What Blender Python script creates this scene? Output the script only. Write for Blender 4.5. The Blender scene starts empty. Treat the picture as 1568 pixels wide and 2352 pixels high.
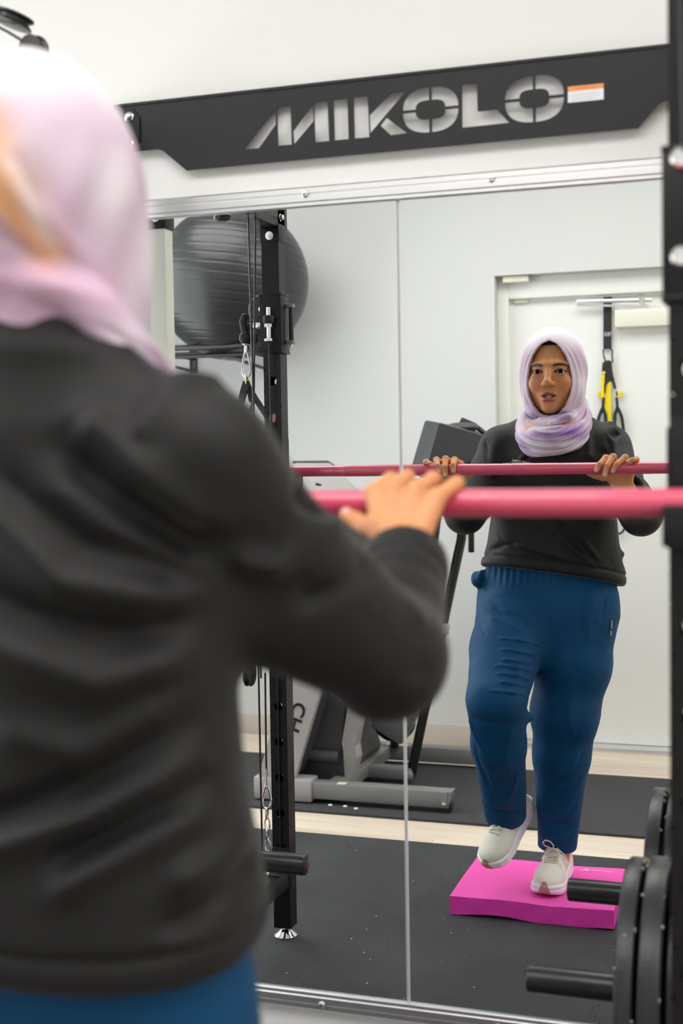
import bpy, bmesh, math, random
import numpy as np
from mathutils import Vector, Matrix

S = bpy.context.scene
COL = S.collection
PI = math.pi

# ------------------------------------------------------------------ camera, world, lights, exposure
cd = bpy.data.cameras.new('camera')
cam = bpy.data.objects.new('camera', cd)
COL.objects.link(cam)
_r = Vector(((0.948731, 0.315685, -0.015862))); _u = Vector(((-0.000603, 0.05199, 0.998647))); _f = Vector(((-0.316083, 0.947439, -0.049515)))
cam.matrix_world = Matrix(((_r.x, _u.x, -_f.x, 0.0), (_r.y, _u.y, -_f.y, -2.44331), (_r.z, _u.z, -_f.z, 1.37228), (0, 0, 0, 1)))
cd.sensor_fit = 'AUTO'; cd.sensor_width = 36.0; cd.lens = 45.4803
cd.clip_start = 0.05
cd.dof.use_dof = True; cd.dof.focus_distance = 3.62; cd.dof.aperture_fstop = 3.4
S.camera = cam

w = bpy.data.worlds.new('world'); S.world = w; w.use_nodes = True
w.node_tree.nodes['Background'].inputs[0].default_value = (0.9, 0.95, 1.0, 1)
w.node_tree.nodes['Background'].inputs[1].default_value = 0.3

S.view_settings.view_transform = 'Standard'; S.view_settings.look = 'None'
S.view_settings.gamma = 1.0; S.view_settings.use_curve_mapping = False
S.view_settings.exposure = 0.0
PANEL_POWER = 6.1                       # radiance of the ceiling LED panels
FILL_POWER = 3.2                      # radiance of the added fill panes on the west side
PANELS = [(-2.3, -1.55), (-0.7, -1.55), (0.9, -1.55), (2.5, -1.55), (-2.3, -2.3), (-0.7, -2.3), (0.9, -2.3), (2.5, -2.3)]
S.cycles.max_bounces = 10; S.cycles.diffuse_bounces = 5; S.cycles.glossy_bounces = 5
S.cycles.sample_clamp_indirect = 6.0

# ------------------------------------------------------------------ materials
def mat(name, col, rough=0.5, metal=0.0, spec=0.5, bump=0.0, bscale=200.0, var=0.0, vscale=8.0, sheen=0.0, coat=0.0, emit=None, estr=1.0, attr=None, vcol2=None):
    m = bpy.data.materials.new(name); m.use_nodes = True
    nt = m.node_tree; b = nt.nodes['Principled BSDF']
    c = (col[0], col[1], col[2], 1)
    b.inputs['Base Color'].default_value = c
    b.inputs['Roughness'].default_value = rough
    b.inputs['Metallic'].default_value = metal
    b.inputs['Specular IOR Level'].default_value = spec
    b.inputs['Sheen Weight'].default_value = sheen
    b.inputs['Sheen Roughness'].default_value = 0.45
    b.inputs['Coat Weight'].default_value = coat
    tc = nt.nodes.new('ShaderNodeTexCoord')
    if attr:
        a = nt.nodes.new('ShaderNodeAttribute'); a.attribute_name = attr
        nt.links.new(a.outputs['Color'], b.inputs['Base Color'])
    elif var > 0:
        n = nt.nodes.new('ShaderNodeTexNoise'); n.inputs['Scale'].default_value = vscale; n.inputs['Detail'].default_value = 5
        nt.links.new(tc.outputs['Object'], n.inputs['Vector'])
        mx = nt.nodes.new('ShaderNodeMix'); mx.data_type = 'RGBA'
        d = vcol2 or tuple(v * (1 - var) for v in col)
        mx.inputs['A'].default_value = (d[0], d[1], d[2], 1)
        u = col if vcol2 else tuple(min(1, v * (1 + var)) for v in col)
        mx.inputs['B'].default_value = (u[0], u[1], u[2], 1)
        nt.links.new(n.outputs['Fac'], mx.inputs['Factor'])
        nt.links.new(mx.outputs['Result'], b.inputs['Base Color'])
    if bump > 0:
        n2 = nt.nodes.new('ShaderNodeTexNoise'); n2.inputs['Scale'].default_value = bscale; n2.inputs['Detail'].default_value = 3
        nt.links.new(tc.outputs['Object'], n2.inputs['Vector'])
        bp = nt.nodes.new('ShaderNodeBump'); bp.inputs['Strength'].default_value = bump; bp.inputs['Distance'].default_value = 0.001
        nt.links.new(n2.outputs['Fac'], bp.inputs['Height']); nt.links.new(bp.outputs['Normal'], b.inputs['Normal'])
    if emit:
        b.inputs['Emission Color'].default_value = (emit[0], emit[1], emit[2], 1)
        b.inputs['Emission Strength'].default_value = estr
    return m

def dotted(name, col, col2, pitch, rough, depth):
    """fine grid of raised dots (embossed foam or rubber)."""
    m = mat(name, col, rough); nt = m.node_tree; b = nt.nodes['Principled BSDF']
    tc = nt.nodes.new('ShaderNodeTexCoord')
    mp = nt.nodes.new('ShaderNodeMapping'); mp.inputs['Scale'].default_value = (2 * PI / pitch,) * 3
    mp.inputs['Rotation'].default_value = (0, 0, 0.785)
    nt.links.new(tc.outputs['Object'], mp.inputs['Vector'])
    sp = nt.nodes.new('ShaderNodeSeparateXYZ'); nt.links.new(mp.outputs['Vector'], sp.inputs[0])
    outs = []
    for ax in 'XYZ':
        s = nt.nodes.new('ShaderNodeMath'); s.operation = 'SINE'; nt.links.new(sp.outputs[ax], s.inputs[0]); outs.append(s)
    a = nt.nodes.new('ShaderNodeMath'); a.operation = 'ADD'; nt.links.new(outs[0].outputs[0], a.inputs[0]); nt.links.new(outs[1].outputs[0], a.inputs[1])
    a2 = nt.nodes.new('ShaderNodeMath'); a2.operation = 'ADD'; nt.links.new(a.outputs[0], a2.inputs[0]); nt.links.new(outs[2].outputs[0], a2.inputs[1])
    mr = nt.nodes.new('ShaderNodeMapRange'); mr.inputs['From Min'].default_value = -1.5; mr.inputs['From Max'].default_value = 1.5
    nt.links.new(a2.outputs[0], mr.inputs['Value'])
    n = nt.nodes.new('ShaderNodeTexNoise'); n.inputs['Scale'].default_value = 3.5; n.inputs['Detail'].default_value = 6
    nt.links.new(tc.outputs['Object'], n.inputs['Vector'])
    ad = nt.nodes.new('ShaderNodeMath'); ad.operation = 'MULTIPLY_ADD'; ad.inputs[1].default_value = 0.75
    sub = nt.nodes.new('ShaderNodeMath'); sub.operation = 'SUBTRACT'; sub.inputs[1].default_value = 0.38
    nt.links.new(n.outputs['Fac'], sub.inputs[0])
    nt.links.new(mr.outputs[0], ad.inputs[0]); nt.links.new(sub.outputs[0], ad.inputs[2])
    mx = nt.nodes.new('ShaderNodeMix'); mx.data_type = 'RGBA'
    mx.inputs['A'].default_value = (*col, 1); mx.inputs['B'].default_value = (*col2, 1)
    nt.links.new(ad.outputs[0], mx.inputs['Factor']); nt.links.new(mx.outputs['Result'], b.inputs['Base Color'])
    bp = nt.nodes.new('ShaderNodeBump'); bp.inputs['Strength'].default_value = 0.5; bp.inputs['Distance'].default_value = depth
    nt.links.new(mr.outputs[0], bp.inputs['Height']); nt.links.new(bp.outputs['Normal'], b.inputs['Normal'])
    return m

def wood(name, c1, c2):
    m = mat(name, c1, 0.4); nt = m.node_tree; b = nt.nodes['Principled BSDF']
    tc = nt.nodes.new('ShaderNodeTexCoord')
    mp = nt.nodes.new('ShaderNodeMapping'); mp.inputs['Scale'].default_value = (2.5, 45, 20)
    oi = nt.nodes.new('ShaderNodeObjectInfo')
    ad = nt.nodes.new('ShaderNodeVectorMath'); ad.operation = 'ADD'
    sc = nt.nodes.new('ShaderNodeMath'); sc.operation = 'MULTIPLY'; sc.inputs[1].default_value = 40
    nt.links.new(oi.outputs['Random'], sc.inputs[0])
    nt.links.new(tc.outputs['Object'], mp.inputs['Vector']); nt.links.new(mp.outputs['Vector'], ad.inputs[0]); nt.links.new(sc.outputs[0], ad.inputs[1])
    n = nt.nodes.new('ShaderNodeTexNoise'); n.inputs['Scale'].default_value = 1.0; n.inputs['Detail'].default_value = 6; n.inputs['Distortion'].default_value = 0.6
    nt.links.new(ad.outputs[0], n.inputs['Vector'])
    mx = nt.nodes.new('ShaderNodeMix'); mx.data_type = 'RGBA'
    mx.inputs['A'].default_value = (*c2, 1); mx.inputs['B'].default_value = (*c1, 1)
    rp = nt.nodes.new('ShaderNodeMapRange'); rp.inputs['From Min'].default_value = 0.3; rp.inputs['From Max'].default_value = 0.62
    nt.links.new(n.outputs['Fac'], rp.inputs['Value']); nt.links.new(rp.outputs[0], mx.inputs['Factor'])
    hs = nt.nodes.new('ShaderNodeHueSaturation')
    mv = nt.nodes.new('ShaderNodeMapRange'); mv.inputs['To Min'].default_value = 0.9; mv.inputs['To Max'].default_value = 1.06
    nt.links.new(oi.outputs['Random'], mv.inputs['Value']); nt.links.new(mv.outputs[0], hs.inputs['Value'])
    nt.links.new(mx.outputs['Result'], hs.inputs['Color']); nt.links.new(hs.outputs['Color'], b.inputs['Base Color'])
    return m

M = {}
M['wall'] = mat('white_wall_paint', (0.80, 0.80, 0.785), 0.75, bump=0.08, bscale=350)
M['wall_grey'] = mat('light_grey_wall_paint', (0.64, 0.65, 0.645), 0.75, bump=0.08, bscale=350)
M['ceil'] = mat('ceiling_white', (0.70, 0.70, 0.69), 0.9, bump=0.2, bscale=150)
M['panel'] = mat('light_panel', (1, 1, 1), 0.5, emit=(1.0, 0.985, 0.955), estr=PANEL_POWER)
M['fill_window'] = mat('fill_light_glass', (.8, .8, .8), .5, emit=(.97, .985, 1.0), estr=FILL_POWER)
M['wood'] = wood('pale_oak_vinyl', (0.78, 0.67, 0.55), (0.64, 0.53, 0.42))
M['foam'] = dotted('black_foam_tile', (0.009, 0.0095, 0.011), (0.055, 0.058, 0.062), 0.0062, 0.72, 0.0006)
M['rubber'] = mat('black_rubber_mat', (0.06, 0.061, 0.062), 0.9, spec=.2, bump=0.3, bscale=500, var=0.35, vscale=60)
M['speck'] = mat('white_debris', (0.75, 0.74, 0.72), 0.8)
M['base'] = mat('beige_baseboard', (0.55, 0.51, 0.46), 0.5)
M['door'] = mat('white_door_paint', (0.82, 0.82, 0.80), 0.4)
M['trimw'] = mat('white_frame_paint', (0.82, 0.82, 0.79), 0.4)
M['cream'] = mat('cream_plastic', (0.78, 0.76, 0.66), 0.4)
M['post_cream'] = mat('cream_post_coat', (0.80, 0.785, 0.72), 0.45, var=0.10, vscale=6)
M['mirror'] = mat('silvered_glass', (0.85, 0.88, 0.873), 0.0, 1.0)
M['gedge'] = mat('glass_edge', (0.62, 0.64, 0.64), 0.25)
M['alu'] = mat('brushed_aluminium', (0.80, 0.80, 0.81), 0.32, 1.0, bump=0.12, bscale=90)
M['chrome'] = mat('chrome', (0.85, 0.86, 0.88), 0.12, 1.0)
M['black'] = mat('black_powder_coat', (0.006, 0.0062, 0.0068), 0.42, 0.0, 0.30, bump=0.15, bscale=900)
M['plate_black'] = mat('charcoal_powder_coat', (0.014, 0.015, 0.017), 0.48, 0.0, 0.32, bump=0.12, bscale=900)
M['bplastic'] = mat('black_plastic', (0.014, 0.014, 0.015), 0.30)
M['brubber'] = mat('black_rubber', (0.016, 0.016, 0.017), 0.6)
M['cable'] = mat('black_cable', (0.012, 0.012, 0.013), 0.35)
M['iron'] = mat('black_cast_iron', (0.022, 0.023, 0.027), 0.36, bump=0.5, bscale=160, var=0.4, vscale=30)
M['chip'] = mat('chipped_paint', (0.24, 0.23, 0.19), 0.8)
M['pink_bar'] = mat('pink_bar_coat', (0.66, 0.075, 0.15), 0.34, bump=0.15, bscale=1500, coat=.7)
M['pink_foam'] = mat('pink_foam', (0.90, 0.085, 0.48), 0.65, bump=0.3, bscale=700)
M['pink_side'] = dotted('pink_foam_side', (0.90, 0.030, 0.48), (1.0, 0.075, 0.62), 0.0052, 0.6, 0.0008)
M['white_ink'] = mat('white_print', (0.85, 0.82, 0.84), 0.6)
M['ball'] = mat('grey_vinyl', (0.026, 0.027, 0.029), 0.30, 0.0, 0.45, bump=0.05, bscale=60)
M['tm_grey'] = mat('grey_metal_paint', (0.22, 0.22, 0.225), 0.42)
M['tm_light'] = mat('silver_grey_plastic', (0.42, 0.40, 0.40), 0.4)
M['tm_dark'] = mat('dark_grey_plastic', (0.055, 0.058, 0.064), 0.45, bump=0.1, bscale=500)
M['tm_black'] = mat('treadmill_black', (0.012, 0.012, 0.013), 0.35)
M['orange'] = mat('orange_print', (0.75, 0.19, 0.05), 0.5)
M['yellow'] = mat('yellow_webbing', (0.85, 0.66, 0.01), 0.6)
M['lab_white'] = mat('label_white', (0.80, 0.80, 0.83), 0.5)
M['lab_orange'] = mat('label_orange', (0.85, 0.30, 0.09), 0.5)
M['lab_grey'] = mat('label_text', (0.55, 0.55, 0.60), 0.6)
M['webbing'] = mat('black_webbing', (0.016, 0.017, 0.019), 0.7, bump=0.4, bscale=900)
M['grip'] = mat('pale_pink_grip', (0.66, 0.42, 0.42), 0.5)
M['gripc'] = mat('cream_grip_cap', (0.66, 0.62, 0.52), 0.5)
M['brass'] = mat('brass', (0.75, 0.55, 0.25), 0.3, 1.0)
M['yellowtape'] = mat('pale_tape', (0.75, 0.70, 0.50), 0.6)

# ------------------------------------------------------------------ mesh helpers
class B:
    """collects shapes in one bmesh; build() links them as one mesh object."""
    def __init__(s): s.bm = bmesh.new()
    def _m(s, vs, mi):
        for f in {f for v in vs for f in v.link_faces}: f.material_index = mi
    def box(s, lo, hi, mi=0, bev=0.0, rot=None, piv=None):
        r = bmesh.ops.create_cube(s.bm, size=1.0); vs = r['verts']
        c = [(a + b) / 2 for a, b in zip(lo, hi)]; d = [b - a for a, b in zip(lo, hi)]
        for v in vs: v.co = Vector((v.co.x * d[0] + c[0], v.co.y * d[1] + c[1], v.co.z * d[2] + c[2]))
        if bev > 0:
            es = list({e for v in vs for e in v.link_edges})
            rb = bmesh.ops.bevel(s.bm, geom=es, offset=bev, segments=2, affect='EDGES', profile=0.5)
            vs = list({v for f in rb['faces'] for v in f.verts} | {v for v in vs if v.is_valid})
        if rot is not None:
            p = Vector(piv if piv else c)
            for v in vs: v.co = rot @ (v.co - p) + p
        s._m(vs, mi); return s
    def cyl(s, p0, p1, r0, r1=None, n=20, mi=0, cap=True):
        r1 = r0 if r1 is None else r1
        p0 = Vector(p0); p1 = Vector(p1); d = p1 - p0
        q = d.to_track_quat('Z', 'Y')
        r = bmesh.ops.create_cone(s.bm, cap_ends=cap, segments=n, radius1=r0, radius2=r1, depth=d.length)
        for v in r['verts']: v.co = q @ v.co + (p0 + p1) / 2
        s._m(r['verts'], mi); return s
    def rod(s, p0, p1, r, n=20, bev=0.003, mi=0):
        """cylinder with rounded rims"""
        p0 = Vector(p0); p1 = Vector(p1); L = (p1 - p0).length
        b = min(bev, r * 0.9, L * 0.45)
        return s.lathe(p0, p1 - p0, [(0, 0), (0, r - b), (b * .3, r - b * .3), (b, r), (L - b, r), (L - b * .3, r - b * .3), (L, r - b), (L, 0)], n, mi)
    def lathe(s, o, ax, prof, n=24, mi=0):
        """prof: (distance along axis, radius)"""
        o = Vector(o); ax = Vector(ax).normalized(); q = ax.to_track_quat('Z', 'Y')
        rings = []
        for (h, r) in prof:
            if r < 1e-7: rings.append([s.bm.verts.new(o + ax * h)])
            else: rings.append([s.bm.verts.new(o + q @ Vector((r * math.cos(2 * PI * k / n), r * math.sin(2 * PI * k / n), h))) for k in range(n)])
        for a, b in zip(rings, rings[1:]):
            for k in range(n):
                k2 = (k + 1) % n
                if len(a) == 1 and len(b) == 1: break
                if len(a) == 1: f = s.bm.faces.new((a[0], b[k2], b[k]))
                elif len(b) == 1: f = s.bm.faces.new((a[k], a[k2], b[0]))
                else: f = s.bm.faces.new((a[k], a[k2], b[k2], b[k]))
                f.material_index = mi
        return s
    def tube(s, pts, r, n=8, mi=0, closed=False):
        pts = [Vector(p) for p in pts]; N = len(pts); rings = []
        up = Vector((0.123, 0.456, 0.881)).normalized()
        for i, p in enumerate(pts):
            if closed: t = pts[(i + 1) % N] - pts[i - 1]
            else: t = pts[min(i + 1, N - 1)] - pts[max(i - 1, 0)]
            t.normalize()
            if i == 0:
                x = t.cross(up)
                if x.length < 1e-3: x = t.cross(Vector((1, 0, 0)))
            else: x = x - t * x.dot(t)
            x.normalize(); y = t.cross(x)
            rr = r[i] if isinstance(r, (list, tuple)) else r
            rings.append([s.bm.verts.new(p + x * rr * math.cos(2 * PI * k / n) + y * rr * math.sin(2 * PI * k / n)) for k in range(n)])
        m = N if closed else N - 1
        for i in range(m):
            a, b = rings[i], rings[(i + 1) % N]
            for k in range(n):
                f = s.bm.faces.new((a[k], a[(k + 1) % n], b[(k + 1) % n], b[k])); f.material_index = mi
        if not closed:
            f = s.bm.faces.new(rings[0][::-1]); f.material_index = mi
            f = s.bm.faces.new(rings[-1]); f.material_index = mi
        return s
    def ribbon(s, pts, wid, th, side, mi=0):
        """flat strap along pts; side = direction of its width"""
        pts = [Vector(p) for p in pts]; N = len(pts); side = Vector(side).normalized(); rings = []
        for i, p in enumerate(pts):
            t = (pts[min(i + 1, N - 1)] - pts[max(i - 1, 0)]).normalized()
            sd = (side - t * side.dot(t)).normalized(); nn = t.cross(sd)
            ww = wid[i] if isinstance(wid, (list, tuple)) else wid
            rings.append([s.bm.verts.new(p + sd * a * ww / 2 + nn * b * th / 2) for a, b in ((-1, -1), (1, -1), (1, 1), (-1, 1))])
        for a, b in zip(rings, rings[1:]):
            for k in range(4):
                f = s.bm.faces.new((a[k], a[(k + 1) % 4], b[(k + 1) % 4], b[k])); f.material_index = mi
        s.bm.faces.new(rings[0][::-1]).material_index = mi; s.bm.faces.new(rings[-1]).material_index = mi
        return s
    def prism(s, poly, fn, h0, h1, mi=0):
        """poly of (a, b); fn(a, b, h) -> world point; closed solid between h0 and h1"""
        lo = [s.bm.verts.new(fn(a, b, h0)) for a, b in poly]; hi = [s.bm.verts.new(fn(a, b, h1)) for a, b in poly]
        n = len(poly)
        for k in range(n): s.bm.faces.new((lo[k], lo[(k + 1) % n], hi[(k + 1) % n], hi[k])).material_index = mi
        s.bm.faces.new(lo[::-1]).material_index = mi; s.bm.faces.new(hi).material_index = mi
        return s
    def ball(s, c, r, n=16, mi=0, sc=(1, 1, 1)):
        q = bmesh.ops.create_uvsphere(s.bm, u_segments=n * 2, v_segments=n, radius=1.0)
        for v in q['verts']: v.co = Vector((v.co.x * r * sc[0] + c[0], v.co.y * r * sc[1] + c[1], v.co.z * r * sc[2] + c[2]))
        s._m(q['verts'], mi); return s
    def build(s, name, mats, parent=None, smooth=True, ang=0.6):
        bmesh.ops.recalc_face_normals(s.bm, faces=s.bm.faces)
        me = bpy.data.meshes.new(name); s.bm.to_mesh(me); s.bm.free()
        return link(name, me, mats, parent, smooth, ang)

def wloc(o):
    v = Vector((0, 0, 0))
    while o is not None: v += o.location; o = o.parent
    return v

def link(name, me, mats, parent=None, smooth=True, ang=0.6):
    if not isinstance(mats, (list, tuple)): mats = [mats]
    for m in mats: me.materials.append(m)
    if smooth:
        me.polygons.foreach_set('use_smooth', [True] * len(me.polygons))
        if ang: me.set_sharp_from_angle(angle=ang)
    o = bpy.data.objects.new(name, me); COL.objects.link(o)
    if parent is not None:
        o.parent = parent; me.transform(Matrix.Translation(-wloc(parent)))
    return o

def tag(o, label, cat, group=None):
    o['label'] = label; o['category'] = cat
    if group: o['group'] = group
    return o
def struct(o, label=None):
    o['kind'] = 'structure'
    if label: o['label'] = label
    return o
def empty(name, loc, label, cat, group=None):
    o = bpy.data.objects.new(name, None); COL.objects.link(o); o.location = loc; o.empty_display_size = 0.05
    return tag(o, label, cat, group)
def copy_tree(o, parent=None):
    c = o.copy(); COL.objects.link(c)
    if parent is not None: c.parent = parent
    for ch in [x for x in o.children]: copy_tree(ch, c)
    return c
def origin_to(o, p):
    """move a top-level mesh object's origin to p without moving its geometry"""
    p = Vector(p); o.data.transform(Matrix.Translation(-p)); o.location = p
    return o

def curve_mesh(splines, extrude, fn):
    """filled 2-D outlines (with holes) extruded; fn(x, y, z) -> world"""
    cu = bpy.data.curves.new('outline', 'CURVE'); cu.dimensions = '2D'; cu.fill_mode = 'BOTH'; cu.extrude = extrude
    for pts in splines:
        sp = cu.splines.new('POLY'); sp.points.add(len(pts) - 1)
        for p, q in zip(sp.points, pts): p.co = (q[0], q[1], 0, 1)
        sp.use_cyclic_u = True
    o = bpy.data.objects.new('outline', cu); COL.objects.link(o)
    me = bpy.data.meshes.new_from_object(o.evaluated_get(bpy.context.evaluated_depsgraph_get()))
    bpy.data.objects.remove(o); bpy.data.curves.remove(cu)
    for v in me.vertices: v.co = fn(*v.co)
    return me
def text_mesh(txt, size, fn, extrude=0.0003, shear=0.0, bold=0.0):
    cu = bpy.data.curves.new('lettering', 'FONT'); cu.body = txt; cu.size = size; cu.extrude = extrude; cu.align_x = 'LEFT'; cu.shear = shear; cu.offset = bold
    o = bpy.data.objects.new('lettering', cu); COL.objects.link(o)
    me = bpy.data.meshes.new_from_object(o.evaluated_get(bpy.context.evaluated_depsgraph_get()))
    bpy.data.objects.remove(o); bpy.data.curves.remove(cu)
    for v in me.vertices: v.co = fn(*v.co)
    return me
# ------------------------------------------------------------------ room shell
XW, XE, YS, ZC = -3.0, 3.6, -3.35, 2.95
WY = 0.008                                              # face of the mirror wall; the mirror face is y = 0
struct(B().box((XW - .1, WY, -.1), (XE + .1, WY + .12, ZC)).build('wall_north', M['wall'], smooth=False), 'white painted wall that carries the mirror')
struct(B().box((XW - .1, YS - .3, -.1), (XW, WY, ZC)).build('wall_west', M['wall_grey'], smooth=False))
# west side: glowing panes in a frame, added to light the room, out of view
wb = B(); wy = [-2.75, -2.05, -1.35, -.65]
wf = B()
for a in wy: wf.box((XW, a - .03, .55), (XW + .045, a + .03, 2.45), bev=.003)
for z in (.55, 2.45): wf.box((XW, wy[0] - .03, z - .03), (XW + .045, wy[-1] + .03, z + .03), bev=.003)
wf = struct(wf.build('fill_window_1', M['trimw']), 'added glowing fill panes in a white frame on the west wall, out of view')
for a, c in zip(wy, wy[1:]): B().box((XW + .002, a + .028, .578), (XW + .018, c - .028, 2.422)).build('pane', M['fill_window'], wf, smooth=False)
struct(B().box((XE, YS - .3, -.1), (XE + .1, WY, ZC)).build('wall_east', M['wall'], smooth=False))
struct(B().box((XW - .1, YS - .3, ZC), (XE + .1, WY + .12, ZC + .1)).build('ceiling', M['ceil'], smooth=False))
# south wall with the recessed doorway
DX0, DX1, DZ = -1.19, 0.03, 2.135
bs = B()
bs.box((XW, YS - .3, -.1), (DX0, YS, ZC)); bs.box((DX1, YS - .3, -.1), (XE, YS, ZC)); bs.box((DX0, YS - .3, DZ), (DX1, YS, ZC))
struct(bs.build('wall_south', M['wall_grey'], smooth=False), 'white wall behind the treadmill with a recessed doorway')
fl = struct(B().box((XW - .1, YS - .4, -.1), (XE + .1, WY + .12, -.024)).build('floor', M['rubber'], smooth=False), 'pale wood plank floor')
random.seed(5)
pw, pl = 0.182, 1.22
pk = B().box((-pl / 2 + .0006, -pw / 2 + .0006, -.006), (pl / 2 - .0006, pw / 2 - .0006, .006), bev=.0006).build('plank', M['wood'], smooth=False)
pk.parent = fl; pk_used = False
row = 0
y = YS - .12
while y < WY:
    off = (row * .47) % pl
    x = XW - off
    while x < XE:
        o = pk if not pk_used else pk.copy()
        if pk_used: COL.objects.link(o)
        pk_used = True
        o.location = (x + pl / 2, y, -.018)
        x += pl
    y += pw; row += 1
for nm, lo, hi in (('baseboard_south', (XW, YS, -.0118), (DX0 - .002, YS + .012, .085)), ('baseboard_west', (XW, YS + .013, -.0118), (XW + .012, WY, .085)), ('baseboard_north', (XW + .013, WY - .012, -.0118), (XE, WY, .085))):
    struct(B().box(lo, hi, bev=.003).build(nm, M['base']))
# door
dr = struct(B().box((-1.132, YS - .155, .012), (-.03, YS - .11, 2.03)).build('door_1', M['door'], smooth=False), 'white door behind the exerciser')
fr = B()
for a, b in ((DX0, -1.14), (-.02, DX1)): fr.box((a, YS - .17, 0), (b, YS - .07, DZ), bev=.003)
fr.box((-1.14, YS - .17, 2.036), (-.02, YS - .07, DZ), bev=.003)
fr.box((-1.14, YS - .17, 0), (-1.123, YS - .108, 2.036)); fr.box((-1.14, YS - .108, 2.022), (-.02, YS - .10, 2.036))
struct(fr.build('trim_1', M['trimw']), 'white door frame')
struct(B().box((DX0, YS - .17, -.0235), (DX1, YS - .02, .010), bev=.004).build('trim_2', M['alu']), 'metal door threshold')
dc = B().box((-.663, YS - .109, 1.885), (-.36, YS - .045, 1.962), bev=.004).build('door_closer', M['cream'], dr)
ca = B(); ca.box((-.83, YS - .06, 1.994), (-.50, YS - .045, 2.010), rot=Matrix.Rotation(.03, 3, 'Y').to_3x3(), bev=.003); ca.cyl((-.545, YS - .07, 1.985), (-.545, YS - .03, 2.02), .014); ca.box((-.83, YS - .075, 1.978), (-.52, YS - .063, 1.988), rot=Matrix.Rotation(.06, 3, 'Y').to_3x3(), mi=0)
ca.build('closer_arm', M['alu'], dc)
B().box((-1.115, YS - .108, 2.018), (-1.055, YS - .092, 2.04), bev=.002).build('contact_sensor', M['cream'], dr)
sn = empty('door_sensor', (-1.1, YS - .06, 2.12), 'cream plastic sensor fixed under the recess above the door', 'sensor')
B().box((-1.157, YS - .069, 2.105), (-1.04, YS - .02, 2.134), bev=.004).build('housing', M['cream'], sn)
# ceiling lights
for i, (x, y) in enumerate(PANELS):
    if i == 0:
        L0 = empty('ceiling_light', (0, 0, ZC), 'flat oblong LED panel recessed in the white ceiling', 'ceiling light', 'LED panels on the ceiling')
        fb = B()
        for lo, hi in (((-.61, -.31, -.012), (.61, -.295, 0)), ((-.61, .295, -.012), (.61, .31, 0)), ((-.61, -.295, -.012), (-.595, .295, 0)), ((.595, -.295, -.012), (.61, .295, 0))):
            fb.box([a + b for a, b in zip(lo, (0, 0, ZC))], [a + b for a, b in zip(hi, (0, 0, ZC))])
        fb.build('frame', M['trimw'], L0)
        B().box((-.594, -.294, ZC - .009), (.594, .294, ZC)).build('diffuser', M['panel'], L0)
        o = L0
    else: o = copy_tree(L0)
    o.location = (x, y, ZC)

# ------------------------------------------------------------------ floor mats
T = 0.6096
def jig(k=8):
    """outline offsets of one interlocking edge: list of (t, d) along 0..1"""
    pts = []
    for i in range(k):
        t0 = i / k; sgn = 1 if i % 2 == 0 else -1
        pts += [(t0 + .3 / k, sgn * .002), (t0 + .2 / k, sgn * .013), (t0 + .8 / k, sgn * .013), (t0 + .7 / k, sgn * .002)]
    return pts
pm = empty('puzzle_mat', (-.69, -.92, 0), 'black interlocking foam floor mat with fine dots in front of the mirror', 'floor mat')
g = .00035
def tile(ix, iy, nx, ny):
    x0 = -2.84 + ix * T; y0 = -1.845 + iy * T
    # edges between tiles carry teeth; both neighbours use the same curve
    def line(a, b, nrm, shared):
        a = Vector(a); b = Vector(b)
        return [a] + ([a + (b - a) * t + Vector(nrm) * d for t, d in jig()] if shared else [])
    q = line((x0, y0), (x0 + T, y0), (0, 1), iy > 0)
    r = line((x0 + T, y0), (x0 + T, y0 + T), (1, 0), ix < nx - 1)
    s_ = line((x0, y0 + T), (x0 + T, y0 + T), (0, 1), iy < ny - 1)
    l = line((x0, y0), (x0, y0 + T), (1, 0), ix > 0)
    poly = q + r + [Vector((x0 + T, y0 + T))] + s_[1:][::-1] + [Vector((x0, y0 + T))] + l[1:][::-1]
    c = Vector((x0 + T / 2, y0 + T / 2))
    poly = [c + (p - c) * (1 - g / T * 2) for p in poly]
    b = B(); b.prism([(p.x, p.y) for p in poly], lambda a, b_, h: (a, b_, h), -.0117, 0)
    return b.build('mat_tile', M['foam'], pm, smooth=False)
for ix in range(6):
    for iy in range(3): tile(ix, iy, 6, 3)
rm = tag(B().box((-2.75, -2.94, -.0117), (.75, -2.12, -.001), bev=.002).build('rubber_mat', M['rubber'], smooth=False), 'plain black rubber mat under the treadmill', 'floor mat')
random.seed(11)
sp = B()
for k in range(70):
    x = random.uniform(-1.75, -.35); y = random.uniform(-1.8, -.25); s_ = random.uniform(.0008, .0022)
    sp.ball((x, y, .0002 + s_ * .3), s_, 3, sc=(1.3, 1, .5))
for x, y in ((-1.61, -2.19), (-1.55, -2.19), (-1.5, -2.17)): sp.ball((x, y, .003), .008, 4, sc=(1.2, 1, .6))
so = tag(sp.build('debris', M['speck'], smooth=False), 'tiny white crumbs scattered on the black mats', 'crumbs'); so['kind'] = 'stuff'

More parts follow.
